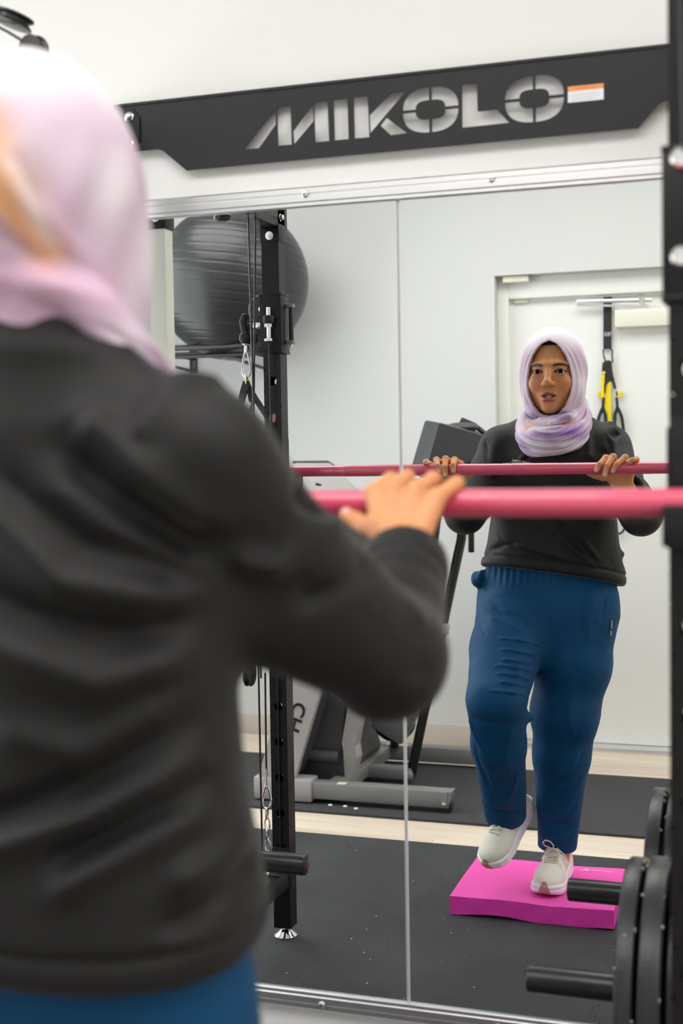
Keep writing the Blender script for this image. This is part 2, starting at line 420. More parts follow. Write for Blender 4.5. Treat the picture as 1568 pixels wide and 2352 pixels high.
# ------------------------------------------------------------------ mirrors and rails
SX = -0.690
for nm, a, b, lb in (('wall_mirror', SX - 1.2, SX - .0022, 'left of the two tall frameless wall mirrors, with the gym ball in it'), ('wall_mirror', SX + .0022, SX + 1.2, 'right of the two tall frameless wall mirrors, with the woman in it')):
    mr_ = empty(nm, ((a + b) / 2, .004, .232), lb, 'mirror')
    bm_ = B().box((a, 0, .232), (b, .0055, 1.882), bev=.0012)
    bm_.bm.normal_update()
    for f in bm_.bm.faces: f.material_index = 0 if f.normal.y < -.99 else 1
    bm_.build('mirror_glass', [M['mirror'], M['gedge']], mr_, smooth=False)
    B().box((a + .004, .0056, .236), (b - .004, .0078, 1.878)).build('backing', M['tm_dark'], mr_, smooth=False)
struct(B().box((SX - .0019, .0030, .24), (SX + .0019, WY, 1.88)).build('trim_3', M['gedge'], smooth=False), 'pale strip in the joint of the mirrors')
def rail(name, z0, z1, zs, label, up):
    r = empty(name, (SX, -.005, z0), label, 'rail')
    H = z1 - z0
    b = B()
    prof = [(WY, 0), (-.009, 0), (-.012, .003), (-.012, .33 * H), (-.0095, .36 * H), (-.0095, .40 * H), (-.012, .43 * H), (-.012, H - .010), (-.0085, H - .0085), (-.0085, H - .002), (-.004, H), (WY, H)]
    if up: prof = [(p[0], H - p[1]) for p in prof]
    b.prism(prof, lambda a, c, h: (h, a, z0 + c), SX - 1.3, SX + 1.35)
    b.build('channel', M['alu'], r, smooth=False)
    for x in zs:
        k = B(); k.lathe((x, -.0118, z0 + H * (.62 if up else .36)), (0, -1, 0), [(0, .0075), (.002, .0072), (.0045, .005), (.0055, 0)], 16)
        k.box((x - .004, -.0178, z0 + H * (.62 if up else .36) - .0006), (x + .004, -.0165, z0 + H * (.62 if up else .36) + .0006), mi=1)
        k.build('screw', [M['chrome'], M['tm_dark']], r)
rail('mirror_rail', 1.850, 1.889, (-1.25, -.876, -.503, -.13), 'brushed aluminium channel along the top edge of the mirrors', True)
rail('mirror_rail', 0.226, 0.263, (-1.24, -.87, -.507, -.13), 'brushed aluminium channel along the bottom edge of the mirrors', False)
# ------------------------------------------------------------------ cable rack
FX = {-1: -1.302, 1: -.087}                  # post centres, left and right
FY, RY = -.903, -.222                        # front and rear rows
rack = empty('cable_rack', (-.695, -.56, 0), 'black steel power rack with cable trolleys, standing against the mirror wall', 'gym rack')
def holed_post(name, cx, cy, w, z0, z1, holes, r, mats):
    """square tube with round through holes along y"""
    b = B(); h = w / 2; n = 12
    zs = [z0]
    for z in holes: zs += [z - .032, z + .032]
    zs.append(z1)
    for side, x in ((-1, cx - h), (1, cx + h)):
        b.bm.faces.new([b.bm.verts.new(p) for p in ((x, cy - h, z0), (x, cy + h, z0), (x, cy + h, z1), (x, cy - h, z1))])
    for y in (cy - h, cy + h):
        for i in range(len(zs) - 1):
            a, c = zs[i], zs[i + 1]
            if i % 2 == 0: b.bm.faces.new([b.bm.verts.new(p) for p in ((cx - h, y, a), (cx + h, y, a), (cx + h, y, c), (cx - h, y, c))])
            else:
                zc = (a + c) / 2
                m = 24
                out = []; inn = []
                for k in range(m):
                    t = 2 * PI * k / m; cs, sn = math.cos(t), math.sin(t)
                    inn.append(b.bm.verts.new((cx + r * cs, y, zc + r * sn)))
                    sc = min(h / max(abs(cs), 1e-9), .032 / max(abs(sn), 1e-9))
                    out.append(b.bm.verts.new((cx + sc * cs, y, zc + sc * sn)))
                for k in range(m): b.bm.faces.new((inn[k], inn[(k + 1) % m], out[(k + 1) % m], out[k]))
    for z in (z0, z1): b.bm.faces.new([b.bm.verts.new(p) for p in ((cx - h, cy - h, z), (cx + h, cy - h, z), (cx + h, cy + h, z), (cx - h, cy + h, z))])
    bmesh.ops.remove_doubles(b.bm, verts=b.bm.verts, dist=1e-5)
    return b.build(name, mats, rack, smooth=False)
HZ = [1.4577 + k * .1 for k in range(-12, 2)]
for s in (-1, 1):
    fp = holed_post('front_upright', FX[s], FY, .05, .030, 2.045, HZ, .0125, [M['black']])
    b = B(); x = FX[s]
    b.lathe((x, FY, 0), (0, 0, 1), [(0, 0), (0, .032), (.004, .0325), (.007, .030), (.020, .014), (.024, .012), (.026, .0115), (.026, 0)], 28)
    b.cyl((x, FY, .024), (x, FY, .036), .006, n=12); b.cyl((x, FY, .024), (x, FY, .0285), .011, n=6)
    b.build('leveling_foot', M['chrome'], fp)
    hb = B()
    hb.cyl((FX[s] + .025 * -s, FY, .158), (FX[s] + .0265 * -s, FY, .158), .0125, n=20)
    hb.build('side_hole', M['tm_black'], fp)
    rp = B().box((FX[s] - .020 - .006 * (s < 0), RY - .02, .06), (FX[s] + .020 - .006 * (s < 0), RY + .02, 1.96), bev=.0015).build('rear_upright', M['post_cream'], rack)
    rx = FX[s] - .006 * (s < 0)
    b = B(); b.lathe((rx, RY, 0), (0, 0, 1), [(0, 0), (0, .032), (.006, .030), (.020, .014), (.024, .012), (.024, 0)], 28); b.cyl((rx, RY, .02), (rx, RY, .065), .006, n=12)
    b.build('leveling_foot', M['chrome'], rp)
    b = B().box((rx - .0235, RY - .0235, 1.868), (rx + .0235, RY + .0235, 1.975), bev=.002); br = b.build('rear_bracket', M['black'], rack)
    b = B(); b.lathe((rx, RY + .0235, 1.893), (0, 1, 0), [(0, .010), (.002, .010), (.002, .0075), (.006, .0065), (.009, .003), (.009, 0)], 16); b.build('bolt', M['chrome'], br)
    # top side beam and its clip on the front post
    tb = B().box((x - .025, -.95, 1.976), (x + .025, -.060, 2.046), bev=.003); tb = tb.build('top_beam', M['black'], rack)
    b = B()
    b.cyl((x, -.68, 1.9745), (x, -.68, 1.977), .034, n=24); b.build('cable_slot', M['tm_black'], tb)
    b = B().box((x - .0275, FY - .0275, 1.937), (x + .0275, FY + .0275, 1.985), bev=.002)
    ck = b.build('clip_bracket', M['black'], rack)
    b = B(); b.lathe((x, FY + .0275, 1.953), (0, 1, 0), [(0, .0115), (.002, .0115), (.002, .0085), (.008, .0080), (.008, .0045), (.012, .0042), (.012, 0)], 6 * 3); b.build('bolt', M['chrome'], ck)
    b = B(); b.lathe((x - s * .025, FY + .012, 2.003), (-s, 0, 0), [(0, .010), (.003, .010), (.003, .0075), (.010, .007), (.012, .004), (.012, 0)], 18); b.build('bolt', M['chrome'], tb)
    # knob hanging under the beam
    b = B(); kx = x - .02 * -s - .0
    b.lathe((x + s * .018, -.60, 1.975), (0, 0, -1), [(0, 0), (0, .012), (.010, .012), (.012, .020), (.016, .0225), (.022, .021), (.026, .012), (.027, 0)], 24); b.build('knob', M['bplastic'], tb)
    # lower side beam with L bracket
    lb = B().box((x - .024, FY - .024 + .048, .150), (x + .024, -.245, .202), bev=.004).build('lower_beam', M['black'], rack)
    b = B(); b.box((x - .024, FY + .0255, .202), (x + .024, FY + .033, .262), bev=.002); b.box((x - .024, FY + .0255, .200), (x + .024, FY + .10, .2055), bev=.002); b.build('angle_bracket', M['black'], lb)
    if s < 0: b = B(); b.lathe((x - .004, FY + .0255, .138), (0, 1, 0), [(0, .010), (.002, .010), (.002, .0075), (.007, .007), (.007, .004), (.011, .004), (.011, 0)], 18); b.build('bolt', M['chrome'], lb)
    # plate peg
    xi = rx + .02 * -s
    pg = B().rod((xi + .012 * s, RY - .015, .44), (-.407 if s > 0 else -.990, RY - .015, .44), .0238, 28, .005).build('plate_peg', M['bplastic'], rack)
    b = B().lathe((xi, RY - .015, .44), (-s, 0, 0), [(0, 0), (0, .042), (.008, .042), (.010, .038), (.012, .026), (.012, 0)], 28).build('collar', M['bplastic'], pg)
# rear cross tie low between the rear posts keeps the frame square (behind the mirror's lower rail line of sight)
# trolley with pull pin, pulley, hook
def trolley(s, z0, z1):
    x = FX[s]; w = .0315; d = -s                        # d: towards the inside
    t = B(); t.box((x - w, FY - w, z0 + .006), (x + w, FY + w, z1 - .006), bev=.002)
    for z in (z0, z1 - .0075): t.box((x - w - .001, FY - w - .001, z), (x + w + .001, FY + w + .001, z + .0075), bev=.002)
    t = t.build('trolley', M['black'], rack)
    zc = (z0 + z1) / 2
    b = B()
    b.bm.free()
    for z in (z0 + .022, z1 - .022): B().cyl((x + d * w, FY + .005, z), (x + d * (w + .0006), FY + .005, z), .0042, n=14).build('screw_hole', M['tm_black'], t)
    yf = FY + w
    p = B(); p.cyl((x, yf + .012, zc - .050), (x, yf + .012, zc + .042), .0062, n=16); p.cyl((x, yf + .012, zc - .050), (x, yf + .012, zc - .043), .0135, n=6); p.cyl((x, yf + .012, zc - .012), (x, yf + .012, zc - .003), .0125, n=6)
    p.build('pull_pin', M['chrome'], t)
    B().rod((x, yf + .012, zc - .002), (x, yf + .012, zc + .020), .0150, 20, .003).build('pin_bushing', M['brubber'], t)
    h = B(); xo = x + d * (w + .013)
    if s < 0:
        h.rod((xo, FY - .012, zc - .052), (xo, FY - .012, zc + .046), .0062, 14, .002); h.build('grip_bar', M['bplastic'], t)
        for z in (zc - .056, zc + .044): B().box((min(x + d * w, xo + d * .009), FY - .022, z), (max(x + d * w, xo + d * .009), FY - .002, z + .010), bev=.002).build('grip_bracket', M['tm_grey'], t)
        B().cyl((xo, FY - .012, zc - .064), (xo, FY - .012, zc - .056), .0045, n=10).build('grip_screw', M['alu'], t)
    # swivel pulleys on the outer side
    for zz in (zc + .045, zc - .045):
        q = B(); cx_ = x - d * .046; cy_ = FY - .028
        q.lathe((cx_, cy_ - .009, zz), (0, 1, 0), [(0, 0), (0, .038), (.002, .040), (.006, .036), (.009, .0345), (.012, .036), (.016, .040), (.018, .038), (.018, 0)], 32)
        q = q.build('pulley_wheel', M['bplastic'], t)
        q2 = B()
        for k in range(5):
            a = 2 * PI * k / 5 + .5
            q2.ball((cx_ + .024 * math.cos(a), cy_ + .0092, zz + .024 * math.sin(a)), .0075, 6, sc=(1, .12, 1))
        q2.build('wheel_slot', M['tm_black'], q)
    b = B(); b.lathe((x - d * .046, FY - .018, zc + .045), (0, 1, 0), [(0, .007), (.004, .007), (.004, .0045), (.007, .004), (.007, 0)], 16); b.build('axle_bolt', M['chrome'], t)
    a = B(); a.rod((x - d * w, FY, zc - .003), (x - d * (w + .030), FY, zc - .003), .010, 18, .001, 0); a.build('swivel_pin', M['chrome'], t)
    a = B(); a.rod((x - d * (w + .026), FY, zc - .003), (x - d * (w + .056), FY, zc - .003), .0085, 16, .002)
    hx = x - d * (w + .060)
    a.tube([(hx - d * -.004, FY + .004, zc + .024), (hx, FY + .006, zc + .012), (hx + d * .003, FY + .006, zc - .008), (hx + d * .009, FY + .006, zc - .028)], [.0098, .0105, .0105, .0095], 14)
    a.ball((hx - d * -.004, FY + .004, zc + .024), .0098, 8); a.ball((hx + d * .009, FY + .006, zc - .028), .0095, 8)
    a.build('cable_hook', M['brubber'], t)
    a = B(); a.ball((hx + d * .005, FY, zc - .034), .019, 12); a.build('stop_ball', M['brubber'], t)
    return (hx + d * .005, FY, zc - .053)
hl = trolley(-1, 1.633, 1.798)
trolley(1, 1.531, 1.705)
# bolts seen on the right trolley's near face
for z in (1.690, 1.580): B().lathe((FX[1] - .010, FY - .0315, z), (0, -1, 0), [(0, .012), (.003, .012), (.006, .009), (.007, 0)], 20).build('trolley_bolt', M['chrome'], rack)
# cables
def cable(pts, r=.0027, m='cable'):
    return B().tube(pts, r, 8).build('cable', M[m], rack)
for s in (-1, 1):
    x = FX[s]
    cable([(x - .024 * -s * -1 - 0, -.72, 1.99), (x - .006, -.75, 1.41), (x - .004, -.75, .24)])
    cable([(x + .003, -.72, 1.99), (x - .002, -.745, 1.41), (x + .004, -.745, .76)])
    cable([(x, FY + .0445, (1.66 if s < 0 else 1.56)), (x + .001, FY + .032, .9), (x + .001, FY + .032, .21)], .0022)
    cable([(x + .012 * -s, FY - .052, 1.99), (x + .006 * -s, FY - .050, (1.80 if s < 0 else 1.70))])
    b = B()
    for z in (.765,):
        b.lathe((x + s * .045, -.765, z), (-s, 0, 0), [(0, 0), (0, .030), (.003, .032), (.008, .027), (.013, .032), (.016, .030), (.016, 0)], 28)
    lp = b.build('lower_pulley', M['bplastic'], rack)
    b = B(); b.box((x + s * .048 - .002, -.775, .735), (x + s * .048 + .002, -.755, .79), bev=.002); b.lathe((x + s * .050, -.765, .787), (s, 0, 0), [(0, .009), (.004, .008), (.008, .004), (.008, 0)], 14); b.build('pulley_bracket', M['chrome'], lp)
# carabiner + link chain hanging from the lower pulley
def carab(b, top, L, wd, r, mi=0, axis=(1, 0, 0)):
    """pear-shaped snap hook hanging in the plane of axis and z"""
    ax = Vector(axis); top = Vector(top); pts = []
    n = 28
    for k in range(n):
        a = 2 * PI * k / n
        v = -math.cos(a)                                # -1 top .. 1 bottom
        wv = wd / 2 * math.sin(a) * (.62 + .38 * v)
        pts.append(top + ax * wv + Vector((0, 0, -L / 2 * (1 + v))))
    b.tube(pts, r, 8, mi, True)
    return b
def link_ring(b, top, L, wd, r, axis):
    ax = Vector(axis); top = Vector(top); pts = []
    for k in range(16):
        a = 2 * PI * k / 16; c, s_ = math.cos(a), math.sin(a)
        pts.append(top + ax * (wd / 2 - r) * (abs(s_) ** .6 * (1 if s_ > 0 else -1)) + Vector((0, 0, -L / 2 + (L / 2 - r) * c)))
    b.tube(pts, r, 7, 0, True); return b
x = FX[-1]
cable([(x - .006, -.80, .765), (x - .008, -.80, .50)], .0027)
ch = empty('chain_hook', (x - .008, -.80, .30), 'chrome snap hook with a short link chain hanging by the left post', 'chain')
b = B(); b.cyl((x - .008, -.80, .478), (x - .008, -.80, .502), .0045, n=12); b.cyl((x - .008, -.80, .462), (x - .008, -.80, .480), .0062, .0045, n=12); b.box((x - .0135, -.803, .446), (x - .0025, -.797, .464), bev=.002); b.build('cable_end', M['chrome'], ch)
carab(B(), (x - .008, -.80, .461), .070, .036, .0034).build('carabiner', M['chrome'], ch)
zt = .397
for k in range(7):
    link_ring(B(), (x - .008, -.80, zt), .036, .019, .0024, (1, 0, 0) if k % 2 else (0, 1, 0)).build('chain_link', M['chrome'], ch); zt -= .0305
# handle on the left trolley
hx, hy, hz = hl
hd = empty('pulley_stirrup', (hx, hy, hz - .2), 'black webbing stirrup handle with pink grip clipped under the cable trolley', 'cable stirrup')
b = B(); b.cyl((hx, hy, hz + .010), (hx, hy, hz), .012, .009, n=14); b.box((hx - .006, hy - .004, hz - .024), (hx + .006, hy + .004, hz), bev=.003); b.build('shackle', M['chrome'], hd)
carab(B(), (hx, hy, hz - .012), .078, .034, .0034).build('carabiner', M['chrome'], hd)
link_ring(B(), (hx, hy, hz - .083), .026, .015, .0028, (0, 1, 0)).build('ring', M['brass'], hd)
zr = hz - .109
B().ribbon([(hx, hy, zr + .006), (hx - .006, hy, zr - .01), (hx - .018, hy, zr - .05), (hx - .032, hy, zr - .11), (hx - .038, hy, zr - .16)], .024, .003, (1, .25, 0)).build('strap', M['webbing'], hd)
B().ribbon([(hx, hy, zr + .006), (hx + .008, hy, zr - .012), (hx + .028, hy, zr - .045), (hx + .055, hy, zr - .085), (hx + .066, hy, zr - .11), (hx + .066, hy, zr - .13)], .020, .003, (.75, .45, .45)).build('strap', M['webbing'], hd)
B().ribbon([(hx + .004, hy, zr - .006), (hx + .010, hy, zr - .045), (hx + .018, hy, zr - .055), (hx + .004, hy, zr - .085)], .012, .002, (1, .3, 0)).build('strap_tail', M['webbing'], hd)
B().rod((hx - .04, hy, zr - .175), (hx + .070, hy + .004, zr - .110), .016, 20, .004).build('grip', M['grip'], hd)
b = B()
for px, a in ((hx + .076, .18), (hx + .094, .18)):
    pass
b.box((hx + .060, hy - .020, zr - .115), (hx + .077, hy + .020, zr - .030), bev=.008, rot=Matrix.Rotation(.12, 3, 'Y').to_3x3())
b.build('grip_cap', M['gripc'], hd)
b = B(); b.box((hx + .080, hy - .018, zr - .125), (hx + .093, hy + .018, zr - .052), bev=.006, rot=Matrix.Rotation(.10, 3, 'Y').to_3x3()); b.build('grip_cap', M['grip'], hd)
# header plate with the cut-out name
XP, YP, TP = 0, -.014, .003
def bx(p): return p
out = [(-1.300, 2.066), (-.06, 2.068), (-.06, 1.971), (-.178, 1.971), (-.190, 1.966), (-.226, 1.927), (-1.100, 1.925), (-1.150, 1.968), (-1.162, 1.972), (-1.300, 1.972)]
def arc_o(cx, cz, a, b_, ia, ib, gap, tilt):
    """four quarter pieces of a stencil letter O"""
    res = []
    def rr(t, A, Bz, n): 
        c, s_ = math.cos(t), math.sin(t); return (cx + A * math.copysign(abs(c) ** (2 / n), c), cz + Bz * math.copysign(abs(s_) ** (2 / n), s_))
    for q in range(4):
        sx = 1 if q in (0, 3) else -1; sz = 1 if q in (0, 1) else -1
        o_ = [rr(t, a, b_, 2.5) for t in np.linspace(0, PI / 2, 12)]; i_ = [rr(t, ia, ib, 3.2) for t in np.linspace(PI / 2, 0, 10)]
        pts = []
        for (px, pz) in o_ + i_:
            dx, dz = max(px - cx, gap), max(pz - cz, gap)
            pts.append((cx + sx * dx, cz + sz * dz + 0 * tilt))
        # drop duplicates
        u = []
        for p in pts:
            if not u or abs(p[0] - u[-1][0]) + abs(p[1] - u[-1][1]) > 1e-6: u.append(p)
        res.append(u)
    return res
holes = [
 [(-.978, 1.955), (-.945, 1.955), (-.909, 1.997), (-.909, 2.025), (-.914, 2.022)],
 [(-.906, 2.031), (-.878, 2.031), (-.877, 1.956), (-.905, 1.956)],
 [(-.874, 1.981), (-.836, 2.025), (-.832, 2.023), (-.832, 1.996), (-.872, 1.956)],
 [(-.831, 2.032), (-.803, 2.032), (-.801, 1.956), (-.829, 1.956)],
 [(-.791, 2.032), (-.763, 2.032), (-.762, 1.956), (-.790, 1.956)],
 [(-.751, 2.033), (-.723, 2.033), (-.721, 1.956), (-.750, 1.956)],
 [(-.720, 1.997), (-.678, 2.034), (-.649, 2.034), (-.719, 1.963)],
 [(-.699, 1.976), (-.687, 1.989), (-.648, 1.957), (-.679, 1.956)],
 [(-.542, 2.036), (-.514, 2.036), (-.513, 1.984), (-.478, 1.984), (-.455, 1.958), (-.542, 1.957)],
] + arc_o(-.602, 1.996, .053, .0415, .028, .0175, .0024, 0) + arc_o(-.409, 1.997, .0535, .042, .027, .0165, .0024, 0)
PK = 1.02793                                  # plate drawing scaled to its distance from the wall
sc_ = lambda pts: [(p[0] * PK, 1.3723 + (p[1] - 1.3723) * PK) for p in pts]
me = curve_mesh([sc_(out)] + [sc_(q) for q in holes], TP / 2, lambda x, y, z: (x, YP - z, y))
pl_ = link('header_plate', me, M['plate_black'], rack, False)
B().box((-1.31, YP - .004, 2.0815), (-.07, YP + .014, 2.087)).build('plate_flange', M['plate_black'], pl_, smooth=False)
for s in (-1, 1):
    xx = -1.262 if s < 0 else -.13
    b = B(); poly = [(xx + (.030 * c), 2.033 + .043 * d) for c, d in ((-1, 1), (.5, 1), (1, .5), (1, -.5), (.5, -1), (-1, -1))]
    b.prism(poly, lambda a, c, h: (a, h, c), YP - .006, YP - .0016)
    b = b.build('end_bracket', M['black'], pl_, smooth=False)
    for z in (2.058, 2.003): B().lathe((xx + .008, YP - .006, z), (0, -1, 0), [(0, .010), (.002, .010), (.003, .0075), (.008, .006), (.010, 0)], 16).build('bolt', M['chrome'], b)
    B().box((xx - .075 if s < 0 else xx + .02, YP + .0016, 1.99), (xx - .02 if s < 0 else xx + .075, YP + .018, 2.07), bev=.002).build('plate_mount', M['black'], pl_)
st = B().box((-.358, YP - .0022, 2.000), (-.293, YP - .0016, 2.029)).build('warning_label', M['lab_white'], pl_, smooth=False)
B().box((-.358, YP - .0024, 2.020), (-.293, YP - .0017, 2.029)).build('label_band', M['lab_orange'], st, smooth=False)
b = B()
b.box((-.344, YP - .0026, 2.0235), (-.307, YP - .0018, 2.0255))
for k in range(3): b.box((-.352, YP - .0026, 2.0035 + k * .0045), (-.301 - .006 * (k == 0), YP - .0018, 2.0047 + k * .0045), mi=1)
b.build('label_lines', [M['orange'], M['lab_grey']], st, smooth=False)
# guide pulleys above the left beam
for cx_, cz, ax, r in ((-1.232, 2.112, (.35, .1, 1), .034), (-1.195, 2.052, (.3, 1, .1), .030)):
    b = B(); a = Vector(ax).normalized()
    b.lathe(Vector((cx_, -.48, cz)) - a * .011, a, [(0, 0), (0, r * .55), (.002, r), (.005, r), (.009, r * .82), (.013, r * .82), (.017, r), (.020, r), (.022, r * .55), (.022, 0)], 32)
    b.build('guide_pulley', M['bplastic'], rack)
cable([(-1.30, -.48, 2.125), (-1.243, -.48, 2.093), (-1.195, -.48, 2.062)])
B().box((-1.285, -.505, 2.03), (-1.20, -.455, 2.042), bev=.002).build('pulley_arm', M['black'], rack)
# J hooks that carry the bar
for s in (-1, 1):
    x = FX[s]; b = B(); y0 = FY - .025
    b.box((x - .024, y0 - .008, 1.248), (x + .024, y0 - .0005, 1.40), bev=.002)
    b.box((x - .027, y0 - .008, 1.252), (x - .024, y0 + .030, 1.39), bev=.001)
    b.box((x - .024, y0 - .112, 1.2715), (x + .024, y0 - .004, 1.2895), bev=.003)
    b.box((x - .024, y0 - .118, 1.262), (x + .024, y0 - .108, 1.306), bev=.003)
    jh = b.build('bar_hook', M['black'], rack)
    B().box((x - .022, y0 - .107, 1.2892), (x + .022, y0 - .009, 1.2917), bev=.0008).build('hook_pad', M['brubber'], jh)

# ------------------------------------------------------------------ bar and plates
BY, BZ, BR = -1.0125, 1.3076, .0157
bar = empty('barbell', (-.695, BY, BZ), 'pink barbell resting on the rack hooks under her hands', 'barbell')
b = B(); b.rod((-1.80, BY, BZ), (.42, BY, BZ), BR, 36, .002); b.build('shaft', M['pink_bar'], bar)
for x0, x1 in ((-1.14, -.985), (-.92, -.78), (-.66, -.545), (-.36, -.300)):
    B().lathe((x0, BY, BZ), (1, 0, 0), [(0, BR - .001), (0.0006, BR + .00035), (x1 - x0 - .0006, BR + .00035), (x1 - x0, BR - .001)], 36).build('knurl_band', M['pink_bar'], bar)
b = B(); b.box((-.66, BY + .0098, BZ + .0108), (-.53, BY + .0112, BZ + .0116), bev=.0003); b.build('paint_scuff', mat('bare_scuff', (.8, .45, .48), .4), bar)
b = B()
for (x, a) in ((-.305, 2.5), (-.345, 2.2), (-.62, -2.7), (-.59, 2.1)):
    b.ball((x, BY + (BR) * math.cos(a), BZ + BR * math.sin(a)), .0016, 4)
b.build('paint_chip', M['lab_white'], bar)['kind'] = 'stuff'
for s in (-1, 1):
    xa = -1.40 if s < 0 else .02
    B().lathe((xa, BY, BZ), (s, 0, 0), [(0, 0), (0, .030), (.004, .034), (.022, .034), (.026, .025), (.40, .025), (.402, .023), (.402, 0)], 32).build('sleeve', M['pink_bar'], bar)

def plate(x0, th, r, name_label, seed):
    t = empty('weight_plate', (x0, RY - .015, .44), name_label, 'weight plate')
    b = B(); h = th
    prof = [(.004, .0265), (.0, .030), (.0, .052), (.004, .058), (.008, .062), (.008, r - .040), (.003, r - .034), (0, r - .028), (0, r - .006), (.003, r - .001), (.006, r), (h - .006, r), (h - .003, r - .001), (h, r - .006), (h, r - .028), (h - .003, r - .034), (h - .008, r - .040), (h - .008, .062), (h - .004, .058), (h, .052), (h, .030), (h - .004, .0265), (.004, .0265)]
    b.lathe((x0, RY - .015, .44), (1, 0, 0), prof, 72)
    b.build('disc', M['iron'], t)
    random.seed(seed); c = B()
    for k in range(26):
        a = random.uniform(0, 2 * PI); xx = random.choice((0.001, h - .001, h * random.random())); rr = r - (0.001 if 0.004 < xx < h - .004 else .004)
        q = random.uniform(.002, .0045)
        c.ball((x0 + xx, RY - .015 + rr * math.cos(a), .44 + rr * math.sin(a)), q, 4, sc=(random.uniform(.5, 1.4), 1, random.uniform(.7, 1.6)))
    c.build('chipped_edge', M['chip'], t, smooth=False)['kind'] = 'stuff'
    return t
plate(-.236, .030, .222, 'black iron weight plate, outermost on the right storage peg, with chipped rim', 3)
plate(-.200, .036, .226, 'thicker black iron weight plate, second on the right storage peg', 4)
plate(-.158, .032, .210, 'black weight plate nearest the rack post on the right storage peg', 6)

# ------------------------------------------------------------------ balance pad
def smoothbox(x0, x1, y0, y1, z0, z1, dent):
    bm_ = bmesh.new(); nx, ny = 48, 38; r = .006
    def top(u, v):
        x = x0 + (x1 - x0) * u; y = y0 + (y1 - y0) * v; return x, y, z1 - dent(x, y)
    return nx, ny, top
pad = empty('balance_pad', (-.66, -1.385, 0), 'bright pink foam balance pad lying on the black mat under her foot', 'balance pad')
PX0, PX1, PY0, PY1, PZ = -.898, -.424, -1.565, -1.195, .060
def dent(x, y):
    d = .010 * math.exp(-(((x + .625) / .062) ** 2 + ((y + 1.375) / .15) ** 2) ** 1.5)
    d += .003 * math.exp(-(((x + .625) / .15) ** 2 + ((y + 1.37) / .22) ** 2))
    return d - .0015 * math.sin(x * 21 + 1) * math.sin(y * 17)
bm_ = bmesh.new(); nx, ny = 60, 48
grid = []
rot = .012
for j in range(ny + 1):
    rowv = []
    for i in range(nx + 1):
        u, v = i / nx, j / ny
        x = PX0 + (PX1 - PX0) * u; yy = PY0 + (PY1 - PY0) * v
        e = min(u * (PX1 - PX0), (1 - u) * (PX1 - PX0), v * (PY1 - PY0), (1 - v) * (PY1 - PY0))
        z = PZ - dent(x, yy) - (.004 * (1 - min(e / .006, 1)) ** 2)
        rowv.append(bm_.verts.new((x, yy, z)))
    grid.append(rowv)
for j in range(ny):
    for i in range(nx): bm_.faces.new((grid[j][i], grid[j][i + 1], grid[j + 1][i + 1], grid[j + 1][i]))
def lowz(x, y):
    return .0005 + .007 * max(0, math.sin((x + .90) * 13.5)) ** 2 * (1 if y > -1.3 else 0) + .004 * max(0, math.sin((x + .2) * 21))
loop = [grid[0][i] for i in range(nx + 1)] + [grid[j][nx] for j in range(1, ny + 1)] + [grid[ny][i] for i in range(nx - 1, -1, -1)] + [grid[j][0] for j in range(ny - 1, 0, -1)]
prev = loop
for k in (0.25, .5, .75, 1.0):
    ring = []
    for v in loop:
        zb = lowz(v.co.x, v.co.y); z = v.co.z + (zb - v.co.z) * k
        ring.append(bm_.verts.new((v.co.x, v.co.y + .0015 * math.sin(v.co.x * 60) * (k < 1), z)))
    for i in range(len(loop)):
        f = bm_.faces.new((prev[i], prev[(i + 1) % len(loop)], ring[(i + 1) % len(loop)], ring[i])); f.material_index = 1
    prev = ring
bm_.faces.new(prev).material_index = 1
bmesh.ops.recalc_face_normals(bm_, faces=bm_.faces)
me = bpy.data.meshes.new('foam_block'); bm_.to_mesh(me); bm_.free()
link('foam_block', me, [M['pink_foam'], M['pink_side']], pad, True, .7)
zt = .0606
me = text_mesh('ProsourceFit', .0125, lambda x, y, z: (-.529 + x * .98, -1.522 + y, zt + z))
lg = link('printed_logo', me, M['white_ink'], pad, False)
b = B()
for poly in ([(-.562, -1.507), (-.556, -1.509), (-.547, -1.514), (-.549, -1.518)], [(-.549, -1.518), (-.543, -1.511), (-.534, -1.508), (-.541, -1.517)], [(-.549, -1.518), (-.541, -1.517), (-.544, -1.523), (-.551, -1.524)], [(-.546, -1.521), (-.543, -1.521), (-.535, -1.525), (-.537, -1.5265)]):
    b.prism(poly, lambda a, c, h: (a, c, h), zt - .0003, zt + .0003)
b.build('logo_figure', M['white_ink'], lg, smooth=False)

# ------------------------------------------------------------------ gym ball and its wall rack
BC, BRD = (-2.289, -2.925, 2.118), .342
ball = empty('gym_ball', (BC[0], BC[1], BC[2] - BRD), 'large dark grey ribbed exercise ball on the high wall rack', 'exercise ball')
prof = []
N_ = 300
for k in range(N_ + 1):
    a = PI * k / N_; z = -math.cos(a); rr = math.sin(a)
    rib = 0.0
    lat = math.degrees(a)
    if 18 < lat < 162:
        ph = (lat % 6.6) / 6.6
        rib = -.0022 * math.exp(-((ph - .5) / .07) ** 2)
    prof.append((BRD + (BRD + rib) * z, max(0, (BRD + rib) * rr)))
prof[0] = (prof[0][0], 0); prof[-1] = (prof[-1][0], 0)
axis = Vector((.10, -.06, 1)).normalized()
B().lathe(Vector(BC) - axis * BRD, axis, prof, 96).build('shell', M['ball'], ball, ang=None)
k = Vector(BC) - axis * (BRD - .0015)
B().lathe(k + axis * .004, -axis, [(0, .09), (.004, .088), (.006, .07), (.0065, 0)], 40).build('base_disc', M['tm_dark'], ball)
B().lathe(k - axis * .0022, -axis, [(0, .010), (.002, .009), (.003, 0)], 16).build('valve', M['tm_light'], ball)
rk = empty('ball_rack', (-2.29, -3.34, 1.80), 'black tube wall rack that holds the gym ball', 'rack')
b = B(); zr = 1.822
